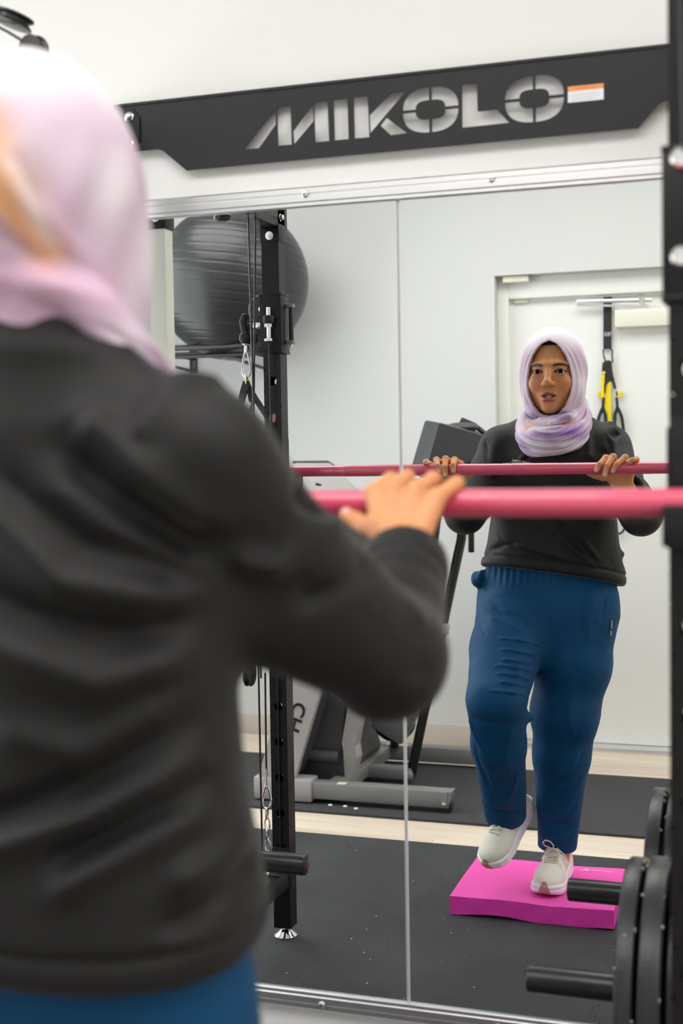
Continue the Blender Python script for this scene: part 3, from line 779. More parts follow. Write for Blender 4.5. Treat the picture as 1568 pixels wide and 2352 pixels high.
b.tube([(-2.68, -3.345, zr), (-2.68, -2.78, zr), (-2.66, -2.76, zr), (-2.17, -2.76, zr), (-2.15, -2.78, zr), (-2.15, -3.09, zr), (-2.17, -3.11, zr), (-2.29, -3.11, zr), (-2.29, -3.345, zr)], .013, 12)
b.build('outer_rail', M['bplastic'], rk)
B().tube([(-2.68, -3.09, zr - .002), (-2.17, -3.09, zr - .002)], .011, 12).build('cross_rail', M['bplastic'], rk)
B().tube([(-2.68, -2.80, zr - .035), (-2.17, -2.80, zr - .035)], .010, 12).build('lower_rail', M['bplastic'], rk)
for x in (-2.68, -2.29):
    B().box((x - .02, -3.349, zr - .08), (x + .02, -3.342, zr + .08), bev=.003).build('wall_flange', M['bplastic'], rk)
    B().tube([(x, -3.345, zr - .07), (x, -2.82, zr - .035)], .008, 10).build('brace', M['bplastic'], rk)
# ------------------------------------------------------------------ treadmill
tm = empty('treadmill', (-1.55, -2.57, 0), 'grey folded treadmill with a black console on the rubber mat by the back wall', 'treadmill')
b = B(); b.box((-1.70, -2.27, .018), (-1.150, -2.205, .082), bev=.006); b.prism([(-1.150, .018), (-1.150, .082), (-1.136, .082), (-1.148, .030)], lambda a, c, h: (a, h, c), -2.27, -2.205)
nr = b.build('base_rail', M['tm_grey'], tm)
B().box((-1.93, -2.285, .004), (-1.69, -2.195, .092), bev=.008).build('rail_end', M['tm_light'], nr)
b = B(); b.rod((-1.162, -2.262, .024), (-1.162, -2.212, .024), .024, 20, .004); b.build('foot_wheel', M['brubber'], nr)
b = B(); b.rod((-1.165, -2.205, .036), (-1.165, -2.201, .036), .008, 14, .001); b.build('wheel_bolt', M['chrome'], nr)
b = B(); b.box((-1.59, -2.2065, .0815), (-1.555, -2.24, .0826)); b.build('warning_tape', M['yellowtape'], nr)
fr_ = B().box((-1.90, -2.965, .012), (-1.180, -2.90, .078), bev=.006).build('base_rail', M['tm_grey'], tm)
B().box((-1.60, -2.905, .077), (-1.50, -2.93, .0785)).build('warning_tape', M['yellowtape'], fr_)
B().box((-1.650, -2.91, .020), (-1.575, -2.265, .074), bev=.006).build('cross_tube', M['tm_grey'], tm)
pv = B().box((-1.63, -2.635, .016), (-1.392, -2.575, .064), bev=.006).build('pivot_tube', M['tm_grey'], tm)
B().rod((-1.40, -2.575, .040), (-1.40, -2.570, .040), .016, 18, .002).build('pivot_cap', M['tm_light'], pv)
up = B().tube([(-1.402, -2.60, .03), (-1.30, -2.60, .48), (-1.180, -2.60, 1.0), (-1.150, -2.61, 1.31)], .0195, 14).build('upright_tube', M['tm_black'], tm)
B().rod((-1.262, -2.60, .618), (-1.252, -2.60, .662), .024, 16, .004).build('tube_joint', M['tm_light'], up)
up2 = B().tube([(-1.56, -2.90, .07), (-1.47, -2.90, .55), (-1.36, -2.88, 1.0), (-1.30, -2.80, 1.31)], .0195, 14).build('upright_tube', M['tm_black'], tm)
# motor hood and its surround
b = B(); b.prism([(-1.87, .03), (-1.615, .03), (-1.598, .10), (-1.605, .125), (-1.62, .19), (-1.60, .36), (-1.72, .44), (-1.87, .30)], lambda a, c, h: (a, h, c), -2.83, -2.36)
hood = b.build('motor_hood', M['tm_dark'], tm, smooth=False)
b = B(); b.rod((-1.87, -2.352, .150), (-1.625, -2.352, .150), .026, 16, .008); b.build('hood_ledge', M['tm_dark'], hood)
b = B(); b.box((-1.80, -2.3595, .268), (-1.735, -2.3585, .272), rot=Matrix.Rotation(-.5, 3, 'Y').to_3x3()); b.box((-1.775, -2.3595, .262), (-1.71, -2.3585, .264), rot=Matrix.Rotation(-.5, 3, 'Y').to_3x3()); b.build('hood_stripe', M['orange'], hood)
b = B(); b.prism([(-1.600, .05), (-1.575, .045), (-1.552, .15), (-1.558, .20), (-1.520, .38), (-1.575, .40), (-1.612, .21), (-1.606, .18)], lambda a, c, h: (a, h, c), -2.42, -2.345)
b.build('hood_bracket', M['tm_light'], tm, smooth=False)
b = B(); b.lathe((-1.50, -2.72, .235), (0, 1, 0), [(0, 0), (0, .085), (.006, .092), (.030, .092), (.036, .085), (.036, .02), (.036, 0)], 40); wl = b.build('deck_wheel', M['brubber'], tm)
B().box((-1.55, -2.70, .17), (-1.40, -2.62, .34), bev=.012, rot=Matrix.Rotation(.5, 3, 'Y').to_3x3()).build('lift_arm', M['tm_grey'], tm)
# folded deck with its side panel
dk = B(); dp = [(-1.905, .10), (-1.765, .10), (-1.55, .77), (-1.46, 1.12), (-1.58, 1.135), (-1.69, .77)]
dk.prism(dp, lambda a, c, h: (a, h, c), -2.83, -2.235); deck = dk.build('deck', M['tm_dark'], tm, smooth=False)
dk = B(); dk.prism([(-1.912, .085), (-1.762, .085), (-1.545, .76), (-1.50, .93), (-1.63, .95), (-1.70, .76)], lambda a, c, h: (a, h, c), -2.235, -2.20); sp_ = dk.build('side_panel', M['tm_light'], deck, smooth=False)
dd = Vector((.305, 0, .95)).normalized(); nn = Vector((dd.z, 0, -dd.x))
o_ = Vector((-1.752, -2.1985, .40))
me = text_mesh('CH', .088, lambda x, y, z: tuple(o_ - dd * x * .95 + nn * y * .85 + Vector((0, z, 0))), .0008, 0.0, .0015)
link('panel_lettering', me, M['tm_black'], sp_, False)
dk = B(); dk.prism([(-1.59, 1.125), (-1.45, 1.11), (-1.44, 1.15), (-1.50, 1.175), (-1.60, 1.16)], lambda a, c, h: (a, h, c), -2.83, -2.235); dk.build('end_roller_cover', M['tm_grey'], deck, smooth=False)
def hexa(name, f, k, m, par, bev=.006):
    b = B(); v = [b.bm.verts.new(p) for p in list(f) + list(k)]
    for q in ((0, 1, 2, 3), (4, 5, 6, 7), (0, 1, 5, 4), (1, 2, 6, 5), (2, 3, 7, 6), (3, 0, 4, 7)): b.bm.faces.new([v[i] for i in q])
    bmesh.ops.bevel(b.bm, geom=list(b.bm.edges), offset=bev, segments=2, affect='EDGES')
    return b.build(name, m, par)
tr_ = hexa('panel_board', [(-1.83, -2.45, 1.315), (-1.679, -2.45, 1.314), (-1.496, -2.40, 1.160), (-1.70, -2.40, 1.160)], [(-1.83, -2.475, 1.309), (-1.679, -2.475, 1.308), (-1.496, -2.425, 1.150), (-1.70, -2.425, 1.150)], M['tm_light'], tm, .004)
b = B(); b.box((-1.73, -2.424, 1.222), (-1.705, -2.420, 1.232), rot=Matrix.Rotation(.3, 3, 'Y').to_3x3()); b.build('board_badge', M['tm_black'], tr_)
B().tube([(-1.84, -2.46, 1.318), (-1.69, -2.46, 1.317), (-1.62, -2.46, 1.27)], .006, 8).build('board_rim', M['tm_dark'], tr_)
co = hexa('console', [(-1.237, -2.5, 1.463), (-1.080, -2.62, 1.408), (-1.122, -2.62, 1.285), (-1.290, -2.5, 1.285)], [(-1.33, -2.62, 1.479), (-1.180, -2.85, 1.443), (-1.205, -2.85, 1.285), (-1.392, -2.62, 1.285)], M['tm_dark'], tm, .005)
hexa('console_tray', [(-1.265, -2.512, 1.2845), (-1.135, -2.61, 1.2845), (-1.135, -2.61, 1.245), (-1.255, -2.512, 1.245)], [(-1.37, -2.64, 1.2845), (-1.21, -2.82, 1.2845), (-1.21, -2.82, 1.245), (-1.36, -2.64, 1.245)], M['tm_black'], co, .004)
B().tube([(-1.215, -2.76, 1.455), (-1.205, -2.75, 1.478), (-1.150, -2.73, 1.455), (-1.115, -2.74, 1.425), (-1.12, -2.76, 1.40)], .011, 10).build('console_handle', M['tm_black'], co)
b = B(); b.ball((-1.2, -2.72, 1.448), .06, 12, sc=(1.2, 1, .35)); b.build('console_dome', M['tm_dark'], co)
hl_ = B().tube([(-1.15, -2.60, 1.16), (-1.13, -2.56, 1.13), (-1.18, -2.45, 1.12), (-1.33, -2.40, 1.12)], .016, 12).build('hand_rail', M['tm_black'], tm)
b = B(); b.box((-1.150, -2.53, 1.045), (-1.085, -2.49, 1.115), bev=.006); b.box((-1.130, -2.52, .955), (-1.108, -2.50, 1.05), bev=.004); b.build('rail_clamp', M['tm_black'], tm)

# ------------------------------------------------------------------ suspension trainer on the door
ty = -3.445
st_ = empty('suspension_trainer', (-.695, ty, 1.5), 'black and yellow strap trainer hanging from the top of the white door', 'strap trainer')
b = B(); b.ribbon([(-.699, ty - .012, 2.032), (-.699, ty, 2.018), (-.6995, ty, 1.95), (-.700, ty, 1.88), (-.7005, ty, 1.81), (-.7005, ty, 1.796)], .036, .003, (1, 0, 0)); an = b.build('anchor_strap', M['webbing'], st_)
b = B(); b.box((-.7185, ty - .0035, 1.846), (-.6815, ty + .0035, 1.873), bev=.001); lbp = b.build('strap_label', M['tm_dark'], an)
me = text_mesh('TRX', .021, lambda x, y, z: (-.680 - x * .85, ty + .0042 + z, 1.852 + y), .0004)
link('label_lettering', me, M['lab_white'], lbp, False)
b = B(); pts = [(-.719, 1.785), (-.714, 1.797), (-.690, 1.798), (-.678, 1.788), (-.680, 1.765), (-.678, 1.738), (-.690, 1.728), (-.708, 1.738), (-.716, 1.762)]
b.tube([(x, ty + .004, z) for x, z in pts], .0038, 8, 0, True); b.build('carabiner', M['bplastic'], st_)
b = B(); b.ribbon([(-.700, ty + .003, 1.742), (-.7, ty + .008, 1.734), (-.698, ty + .005, 1.70), (-.694, ty + .004, 1.665), (-.690, ty + .004, 1.650)], [.024, .034, .036, .040, .044], .006, (1, 0, 0)); b.build('main_strap', M['webbing'], st_)
b = B(); b.ribbon([(-.716, ty + .006, 1.736), (-.719, ty + .006, 1.71), (-.719, ty + .006, 1.68)], .010, .003, (1, 0, 0)); b.build('side_loop', M['webbing'], st_)
b = B(); b.ribbon([(-.700, ty + .006, 1.655), (-.712, ty + .007, 1.635), (-.716, ty + .007, 1.60)], .012, .005, (1, 0, 0)); b.build('fork_strap', M['webbing'], st_)
b = B(); b.ribbon([(-.682, ty + .006, 1.66), (-.672, ty + .007, 1.64), (-.667, ty + .007, 1.615)], .012, .005, (1, 0, 0)); b.build('fork_strap', M['webbing'], st_)
b = B(); b.ribbon([(-.717, ty + .010, 1.692), (-.719, ty + .010, 1.67), (-.722, ty + .010, 1.63), (-.722, ty + .010, 1.58)], .013, .004, (1, 0, 0)); b.ball((-.716, ty + .010, 1.688), .008, 6); b.build('yellow_strap', M['yellow'], st_)
b = B(); b.ribbon([(-.699, ty + .002, 1.652), (-.7005, ty + .002, 1.60), (-.699, ty + .002, 1.50), (-.696, ty + .002, 1.38), (-.695, ty + .002, 1.22)], .029, .003, (1, 0, 0)); b.build('yellow_strap', M['yellow'], st_)
for s, x0 in ((-1, -.718), (1, -.661)):
    b = B(); b.ribbon([(x0 + .002 * s, ty + .006, 1.605), (x0, ty + .006, 1.585)], .006, .004, (1, 0, 0)); b.rod((x0, ty + .006, 1.578), (x0 + s * .004, ty + .006, 1.530), .0065, 12, .002)
    b.build('grip_webbing', M['bplastic'], st_)
    b = B(); b.tube([(x0 + s * .004, ty + .006, 1.532), (x0 - s * .008, ty + .006, 1.50), (x0 - s * .010, ty + .006, 1.44), (x0 - s * .006, ty + .006, 1.38), (x0 + s * .020, ty + .006, 1.37), (x0 + s * .030, ty + .006, 1.43), (x0 + s * .022, ty + .006, 1.49), (x0 + s * .006, ty + .006, 1.530)], .0075, 10)
    b.build('foot_loop', M['webbing'], st_)
    b = B(); b.box((x0 + s * .020 - .008, ty, 1.590), (x0 + s * .020 + .008, ty + .006, 1.606), bev=.001, rot=Matrix.Rotation(.4 * s, 3, 'Y').to_3x3()); b.box((x0 + s * .004 - .004, ty + .001, 1.576), (x0 + s * .020, ty + .004, 1.594), bev=.001)
    b.build('yellow_buckle', M['yellow'], st_)
b = B(); b.ribbon([(-.666, ty + .008, 1.40), (-.660, ty + .008, 1.22), (-.650, ty + .008, 1.07)], .008, .003, (1, 0, 0))
pts = [(-.655 + .030 * math.cos(a), ty + .008, 1.015 + .047 * math.sin(a)) for a in np.linspace(0, 2 * PI, 24, endpoint=False)]
b.tube(pts, .005, 8, 0, True); b.build('hand_loop', M['webbing'], st_)
# ------------------------------------------------------------------ implicit-surface tools for the figure
f32 = np.float32
def grid(lo, hi, h):
    a = [np.arange(l, u + h, h, dtype=f32) for l, u in zip(lo, hi)]
    return (a[0][:, None, None], a[1][None, :, None], a[2][None, None, :]), np.array([v[0] for v in a], dtype=f32), h
def cone(P, a, b, ra, rb):
    X, Y, Z = P; ba = [q - p for p, q in zip(a, b)]; l2 = sum(v * v for v in ba) + 1e-12
    t = ((X - f32(a[0])) * f32(ba[0]) + (Y - f32(a[1])) * f32(ba[1]) + (Z - f32(a[2])) * f32(ba[2])) * f32(1 / l2)
    t = np.clip(t, 0, 1)
    d = np.sqrt((X - f32(a[0]) - t * f32(ba[0])) ** 2 + (Y - f32(a[1]) - t * f32(ba[1])) ** 2 + (Z - f32(a[2]) - t * f32(ba[2])) ** 2)
    return d - (f32(ra) + t * f32(rb - ra))
def ell(P, c, r):
    X, Y, Z = P
    x, y, z = (X - f32(c[0])) / f32(r[0]), (Y - f32(c[1])) / f32(r[1]), (Z - f32(c[2])) / f32(r[2])
    k0 = np.sqrt(x * x + y * y + z * z) + f32(1e-9)
    k1 = np.sqrt((x / f32(r[0])) ** 2 + (y / f32(r[1])) ** 2 + (z / f32(r[2])) ** 2) + f32(1e-9)
    return k0 * (k0 - 1) / k1
def smin(a, b, k):
    h = np.clip(0.5 + 0.5 * (b - a) / f32(k), 0, 1)
    return b + (a - b) * h - f32(k) * h * (1 - h)
def smax(a, b, k): return -smin(-a, -b, k)
def chain(P, pts, rs, k=0.0):
    d = None
    for a, b, ra, rb in zip(pts, pts[1:], rs, rs[1:]):
        c = cone(P, a, b, ra, rb)
        d = c if d is None else (smin(d, c, k) if k else np.minimum(d, c))
    return d
def loft(P, zs, cx, cy, a, b, n=2.4):
    X, Y, Z = P
    i = lambda v: np.interp(Z, zs, v).astype(f32)
    x, y = X - i(cx), Y - i(cy)
    q = ((np.abs(x) / i(a)) ** f32(n) + (np.abs(y) / i(b)) ** f32(n)) ** f32(1 / n) + f32(1e-6)
    r = np.sqrt(x * x + y * y)
    return r - r / q
def nets(F, o, h):
    """naive surface nets: vertices and quads of the zero level"""
    nx, ny, nz = F.shape; S_ = F < 0
    cnt = np.zeros((nx - 1, ny - 1, nz - 1), np.int8)
    for i in (0, 1):
        for j in (0, 1):
            for k in (0, 1): cnt += S_[i:nx - 1 + i, j:ny - 1 + j, k:nz - 1 + k]
    I, J, K = np.nonzero((cnt > 0) & (cnt < 8))
    cor = [(i, j, k) for i in (0, 1) for j in (0, 1) for k in (0, 1)]
    val = {c: F[I + c[0], J + c[1], K + c[2]] for c in cor}
    pos = np.zeros((len(I), 3)); n = np.zeros(len(I))
    for a in cor:
        for ax in range(3):
            if a[ax] == 0:
                b = list(a); b[ax] = 1; b = tuple(b)
                va, vb = val[a], val[b]; m = (va < 0) != (vb < 0)
                t = np.where(m, va / np.where(m, va - vb, 1), 0)
                p = np.zeros((len(I), 3)); p[:] = a; p[:, ax] += t
                pos += p * m[:, None]; n += m
    V = (pos / n[:, None] + np.stack([I, J, K], 1)) * h + o
    idx = -np.ones((nx - 1, ny - 1, nz - 1), np.int64); idx[I, J, K] = np.arange(len(I))
    Q = []
    for ax in range(3):
        u, v = [(1, 2), (2, 0), (0, 1)][ax]
        sl0 = [slice(None)] * 3; sl1 = [slice(None)] * 3
        sl0[ax] = slice(0, F.shape[ax] - 1); sl1[ax] = slice(1, F.shape[ax])
        for d in (u, v): sl0[d] = sl1[d] = slice(1, F.shape[d] - 1)
        A, Bv = S_[tuple(sl0)], S_[tuple(sl1)]
        for flip in (False, True):
            m = (A & ~Bv) if not flip else (~A & Bv)
            c = np.stack(np.nonzero(m), 1)
            if not len(c): continue
            c[:, u] += 1; c[:, v] += 1
            def cell(du, dv):
                e = c.copy(); e[:, u] += du; e[:, v] += dv
                return idx[e[:, 0], e[:, 1], e[:, 2]]
            q = np.stack([cell(-1, -1), cell(0, -1), cell(0, 0), cell(-1, 0)], 1)
            Q.append(q[:, ::-1] if flip else q)
    return V, np.concatenate(Q)
def vnorm(V, Q):
    fn = np.cross(V[Q[:, 2]] - V[Q[:, 0]], V[Q[:, 3]] - V[Q[:, 1]])
    N = np.zeros_like(V)
    for k in range(4):
        for c in range(3): N[:, c] += np.bincount(Q[:, k], fn[:, c], len(V))
    return N / (np.linalg.norm(N, axis=1, keepdims=True) + 1e-12)
def relax(V, Q, it=1, lam=.5):
    for _ in range(it):
        s_ = np.zeros_like(V); n = np.zeros(len(V))
        for k in range(4):
            a, b = Q[:, k], Q[:, (k + 1) % 4]
            for c in range(3): s_[:, c] += np.bincount(a, V[b, c], len(V))
            n += np.bincount(a, minlength=len(V))
            for c in range(3): s_[:, c] += np.bincount(b, V[a, c], len(V))
            n += np.bincount(b, minlength=len(V))
        V = V + lam * (s_ / np.maximum(n, 1)[:, None] - V)
    return V
def segd(V, a, b):
    a = np.array(a); b = np.array(b); d = b - a
    t = np.clip(((V - a) @ d) / (d @ d + 1e-12), 0, 1)
    return np.linalg.norm(V - a - t[:, None] * d, axis=1), t
def folds(V, lst):
    """lst of (polyline, amplitude, width); amplitude > 0 is a ridge"""
    hi = np.zeros(len(V)); lo = np.zeros(len(V))
    for pts, amp, wd in lst:
        pts = [V[np.argmin(((V - np.array(p)) ** 2).sum(1))] for p in pts]
        best = np.full(len(V), 9.0); L = len(pts) - 1; par = np.zeros(len(V))
        for i in range(L):
            d, t = segd(V, pts[i], pts[i + 1]); m = d < best
            best[m] = d[m]; par[m] = (t[m] + i) / L
        v = amp * np.exp(-(best / wd) ** 2) * np.clip(np.minimum(par, 1 - par) * 5 + .35, 0, 1)
        hi = np.maximum(hi, v); lo = np.minimum(lo, v)
    return hi + lo
_rs = np.random.RandomState(7)
_W = [(_rs.normal(size=3), _rs.uniform(0, 6.28)) for _ in range(40)]
def noise3(V, f, k0=0, n=6):
    o = np.zeros(len(V))
    for w_, p in _W[k0:k0 + n]: o += np.sin(V @ (w_ * f) + p)
    return o / n
def qmesh(name, V, Q, mats, parent, col=None, mi=None):
    me = bpy.data.meshes.new(name)
    me.vertices.add(len(V)); me.vertices.foreach_set('co', np.ascontiguousarray(V, dtype=f32).ravel())
    me.loops.add(Q.size); me.loops.foreach_set('vertex_index', Q.astype(np.int32).ravel())
    me.polygons.add(len(Q)); me.polygons.foreach_set('loop_start', np.arange(0, Q.size, 4, dtype=np.int32))
    if mi is not None: me.polygons.foreach_set('material_index', mi.astype(np.int32))
    me.update(); me.validate()
    if col is not None:
        ca_ = me.color_attributes.new('Col', 'FLOAT_COLOR', 'POINT')
        ca_.data.foreach_set('color', np.concatenate([col, np.ones((len(V), 1))], 1).astype(f32).ravel())
    return link(name, me, mats, parent, True, None)

# ------------------------------------------------------------------ the woman
HX, HY, HZc = -.6185, -1.417, 1.585            # head centre
M['skin'] = mat('brown_skin', (.42, .18, .085), .45, spec=.32, attr='Col')
bsk = M['skin'].node_tree.nodes['Principled BSDF']
bsk.inputs['Subsurface Weight'].default_value = .03; bsk.inputs['Subsurface Radius'].default_value = (.012, .005, .002)
M['hijab'] = mat('tie_dyed_satin', (.7, .6, .7), .48, spec=.4, sheen=.25, attr='Col')
M['sweater'] = mat('black_jersey', (.0062, .0060, .0062), .58, spec=.28, sheen=.10, bump=.25, bscale=1200)
M['trouser'] = mat('navy_woven', (.0022, .058, .155), .58, spec=.16, sheen=.03, bump=.2, bscale=1500)
M['shoe_up'] = mat('cream_knit', (.74, .70, .62), .75, bump=.5, bscale=900, attr='Col')
M['shoe_sole'] = mat('white_foam_sole', (.88, .88, .93), .5)
M['shoe_toe'] = mat('dusty_pink_rubber', (.50, .25, .22), .6, bump=.5, bscale=900)
M['lace'] = mat('cream_lace', (.72, .68, .57), .7)
M['eye_w'] = mat('eye_white', (.42, .38, .35), .3, spec=.3)
M['iris'] = mat('dark_iris', (.006, .004, .003), .5, spec=.06)
M['teeth'] = mat('teeth', (.72, .69, .62), .25)
M['hair'] = mat('dark_cap', (.018, .012, .011), .8)

def head_sdf(P):
    X, Y, Z = P; x = np.abs(X - f32(HX)); y = Y - f32(HY); z = Z - f32(HZc); L = (x, y, z)
    d = ell(L, (0, -.010, .022), (.073, .094, .092))
    d = smin(d, ell(L, (0, .024, -.048), (.0635, .063, .078)), .03)
    d = smin(d, ell(L, (0, .066, -.104), (.022, .021, .018)), .024)
    d = smin(d, ell(L, (.036, .054, -.034), (.028, .030, .028)), .022)
    d = smin(d, ell(L, (0, .062, -.072), (.030, .029, .027)), .016)
    d = smin(d, cone(L, (.010, .0835, .020), (.048, .066, .020), .0095, .008), .016)
    d = smax(d, -ell(L, (.033, .099, -.002), (.018, .0165, .0125)), .012)          # sockets
    # lids
    eye = np.sqrt((x - f32(.0335)) ** 2 + (y - f32(.0695)) ** 2 + (z + f32(.0015)) ** 2)
    lid = eye - f32(.0146)
    xe = (x - f32(.0335)) / f32(.0145)
    up_ = f32(-.0012) + f32(.0052) * (1 - xe * xe); lo_ = f32(-.0024) - f32(.0026) * (1 - xe * xe)
    slit = np.maximum(np.maximum(z - up_, lo_ - z), np.abs(xe) * f32(.0145) - f32(.0145))
    d = smin(d, lid, .006)
    d = smax(d, -np.maximum(slit, f32(.060) - y), .0012)
    # nose
    d = smin(d, cone(L, (0, .084, .014), (0, .107, -.030), .0085, .0105), .011)
    d = smin(d, ell(L, (0, .1085, -.0345), (.0125, .0105, .0105)), .008)
    d = smin(d, ell(L, (.0128, .095, -.0370), (.0062, .0100, .0072)), .007)
    d = smax(d, -ell(L, (.0072, .1015, -.0465), (.0040, .0065, .0050)), .003)
    # mouth
    d = smin(d, ell(L, (.0075, .0915, -.0668), (.0135, .0085, .0048)), .005)
    d = smin(d, ell(L, (0, .0910, -.0822), (.0180, .0095, .0072)), .006)
    d = smin(d, ell(L, (0, .0900, -.0670), (.0200, .0070, .0050)), .006)
    d = smax(d, -ell(L, (0, .0985, -.0736), (.0175, .0165, .0036)), .0025)
    d = smax(d, -ell(L, (.0225, .094, -.0735), (.0040, .006, .0022)), .003)
    d = smax(d, -ell(L, (0, .0985, -.056), (.0035, .005, .009)), .006)
    d = smax(d, -ell(L, (0, .098, -.0925), (.014, .0075, .0045)), .008)
    # ears, neck
    d = smin(d, ell(L, (.0735, -.012, -.010), (.010, .018, .030)), .006)
    d = smin(d, cone(L, (0, -.010, -.05), (0, -.018, -.19), .054, .058), .03)
    return d
P, o_, h_ = grid((HX - .10, HY - .13, HZc - .215), (HX + .10, HY + .135, HZc + .13), .0013)
Vh, Qh = nets(head_sdf(P), o_, h_); Vh = relax(Vh, Qh, 1, .35)
def skin_col(V):
    c = np.tile(np.array([.56, .245, .108]), (len(V), 1))
    n = noise3(V, 45, 0)[:, None]; c *= 1 + .07 * n
    return c
def mixc(c, m, t):
    m = np.clip(m, 0, 1)[:, None]; return c * (1 - m) + np.array(t) * m
ch_ = skin_col(Vh); lx = np.abs(Vh[:, 0] - HX); ly = Vh[:, 1] - HY; lz = Vh[:, 2] - HZc; fr_m = ly > .03
sx_ = Vh[:, 0] - HX
ch_ = mixc(ch_, np.exp(-(((lx - .040) / .02) ** 2 + ((lz + .035) / .02) ** 2)) * .35 * fr_m, (.46, .16, .08))
ch_ = mixc(ch_, np.exp(-(((lx - .034) / .018) ** 2 + ((lz + .016) / .009) ** 2)) * .45 * fr_m, (.20, .085, .05))
# lips
lu = ((lx / .0235) ** 2 + ((lz + .0675 + .10 * lx * (lx > .006)) / .0062) ** 2); ll = ((lx / .0215) ** 2 + ((lz + .0815) / .0072) ** 2)
ch_ = mixc(ch_, np.clip((1.15 - lu) * 4, 0, 1) * fr_m * .9, (.22, .062, .050)); ch_ = mixc(ch_, np.clip((1.15 - ll) * 4, 0, 1) * fr_m * .9, (.42, .125, .105))
ch_ = mixc(ch_, np.clip((1 - ((lx / .024) ** 2 + ((lz + .0738) / .0024) ** 2)) * 4, 0, 1) * fr_m * (lx > .014), (.06, .02, .018))
# brows, lash lines
tb_ = np.clip((lx - .014) / .042, 0, 1); bz = .0160 + .0045 * np.sin(tb_ * 2.8) - .003 * tb_ ** 2; bw = .0054 * (1 - .55 * tb_) * (.55 + .45 * np.minimum(1, tb_ * 3))
ch_ = mixc(ch_, np.clip(1.6 - np.abs(lz - bz) / bw * 1.1, 0, 1) * np.clip((lx - .011) / .005, 0, 1) * (lx < .057) * fr_m * .97, (.022, .014, .012))
xe_ = (lx - .0335) / .0145; upz = -.0012 + .0052 * (1 - xe_ ** 2); loz = -.0024 - .0026 * (1 - xe_ ** 2)
near = (np.abs(xe_) < 1.18) & fr_m
ch_ = mixc(ch_, np.clip(1.5 - np.abs(lz - upz - .0012) / .0024, 0, 1) * near * .97, (.012, .008, .007))
ch_ = mixc(ch_, np.clip(1.2 - np.abs(lz - loz + .001) / .0016, 0, 1) * near * .6, (.05, .025, .018))
ch_ = mixc(ch_, np.clip((lz - .078) / .003, 0, 1), (.020, .012, .010))
# --- hands
RAD = {'idx': (.0098, .0088, .0079, .0068), 'mid': (.0100, .0090, .0080, .0070), 'ring': (.0096, .0086, .0077, .0067), 'pinky': (.0086, .0076, .0068, .0060)}
HANDS = {1: dict(idx=[(-.4255, -1.052, 1.3215), (-.4170, -1.013, 1.3345), (-.4300, -.9885, 1.3180), (-.4385, -.9880, 1.3030)],
                 mid=[(-.4025, -1.055, 1.3260), (-.3980, -1.012, 1.3370), (-.4110, -.9870, 1.3140), (-.4170, -.9870, 1.2915)],
                 ring=[(-.3770, -1.053, 1.3235), (-.3670, -1.012, 1.3350), (-.3860, -.9880, 1.3180), (-.3960, -.9885, 1.3010)],
                 pinky=[(-.3530, -1.050, 1.3160), (-.3385, -1.015, 1.3300), (-.3470, -.9980, 1.3290), (-.3570, -.9920, 1.3245)],
                 thumb=[(-.408, -1.078, 1.284), (-.432, -1.060, 1.284), (-.450, -1.040, 1.2895), (-.464, -1.034, 1.2955)],
                 wrist=(-.381, -1.090, 1.262), fore=(-.372, -1.150, 1.230)),
         -1: dict(idx=[(-.8190, -1.052, 1.3215), (-.8250, -1.013, 1.3345), (-.8235, -.9885, 1.3200), (-.8225, -.9880, 1.3050)],
                  mid=[(-.8440, -1.055, 1.3260), (-.8500, -1.012, 1.3370), (-.8460, -.9870, 1.3150), (-.8440, -.9870, 1.2945)],
                  ring=[(-.8690, -1.053, 1.3235), (-.8755, -1.012, 1.3350), (-.8660, -.9880, 1.3190), (-.8600, -.9885, 1.3055)],
                  pinky=[(-.8920, -1.050, 1.3160), (-.9060, -1.015, 1.3300), (-.9000, -.9980, 1.3310), (-.8930, -.9920, 1.3265)],
                  thumb=[(-.838, -1.078, 1.284), (-.815, -1.060, 1.284), (-.797, -1.040, 1.2895), (-.783, -1.034, 1.2955)],
                  wrist=(-.864, -1.090, 1.262), fore=(-.864, -1.150, 1.230))}
def hand_sdf(P, H):
    d = None
    w_ = H['wrist']
    palm = None
    for n in ('idx', 'mid', 'ring', 'pinky'):
        m = H[n][0]; base = (w_[0] * .6 + m[0] * .4, w_[1] + .004, w_[2] + .004)
        c = cone(P, base, m, .0150, .0112); palm = c if palm is None else smin(palm, c, .008)
    palm = smin(palm, cone(P, w_, H['fore'], .0235, .0265), .012)
    th = H['thumb']; tbs = (w_[0] * .75 + th[0][0] * .25, w_[1] + .006, w_[2])
    palm = smin(palm, cone(P, tbs, th[0], .018, .0150), .012)
    d = palm
    for n in ('idx', 'mid', 'ring', 'pinky'):
        d = smin(d, chain(P, H[n], RAD[n], .002), .004)
        d = smin(d, ell(P, H[n][0], (.0098, .0105, .0095)), .004)
        d = smin(d, ell(P, H[n][1], (RAD[n][1] * 1.05,) * 3), .003)
    d = smin(d, chain(P, th, (.0135, .0112, .0100, .0085), .003), .007)
    return d
hands = []
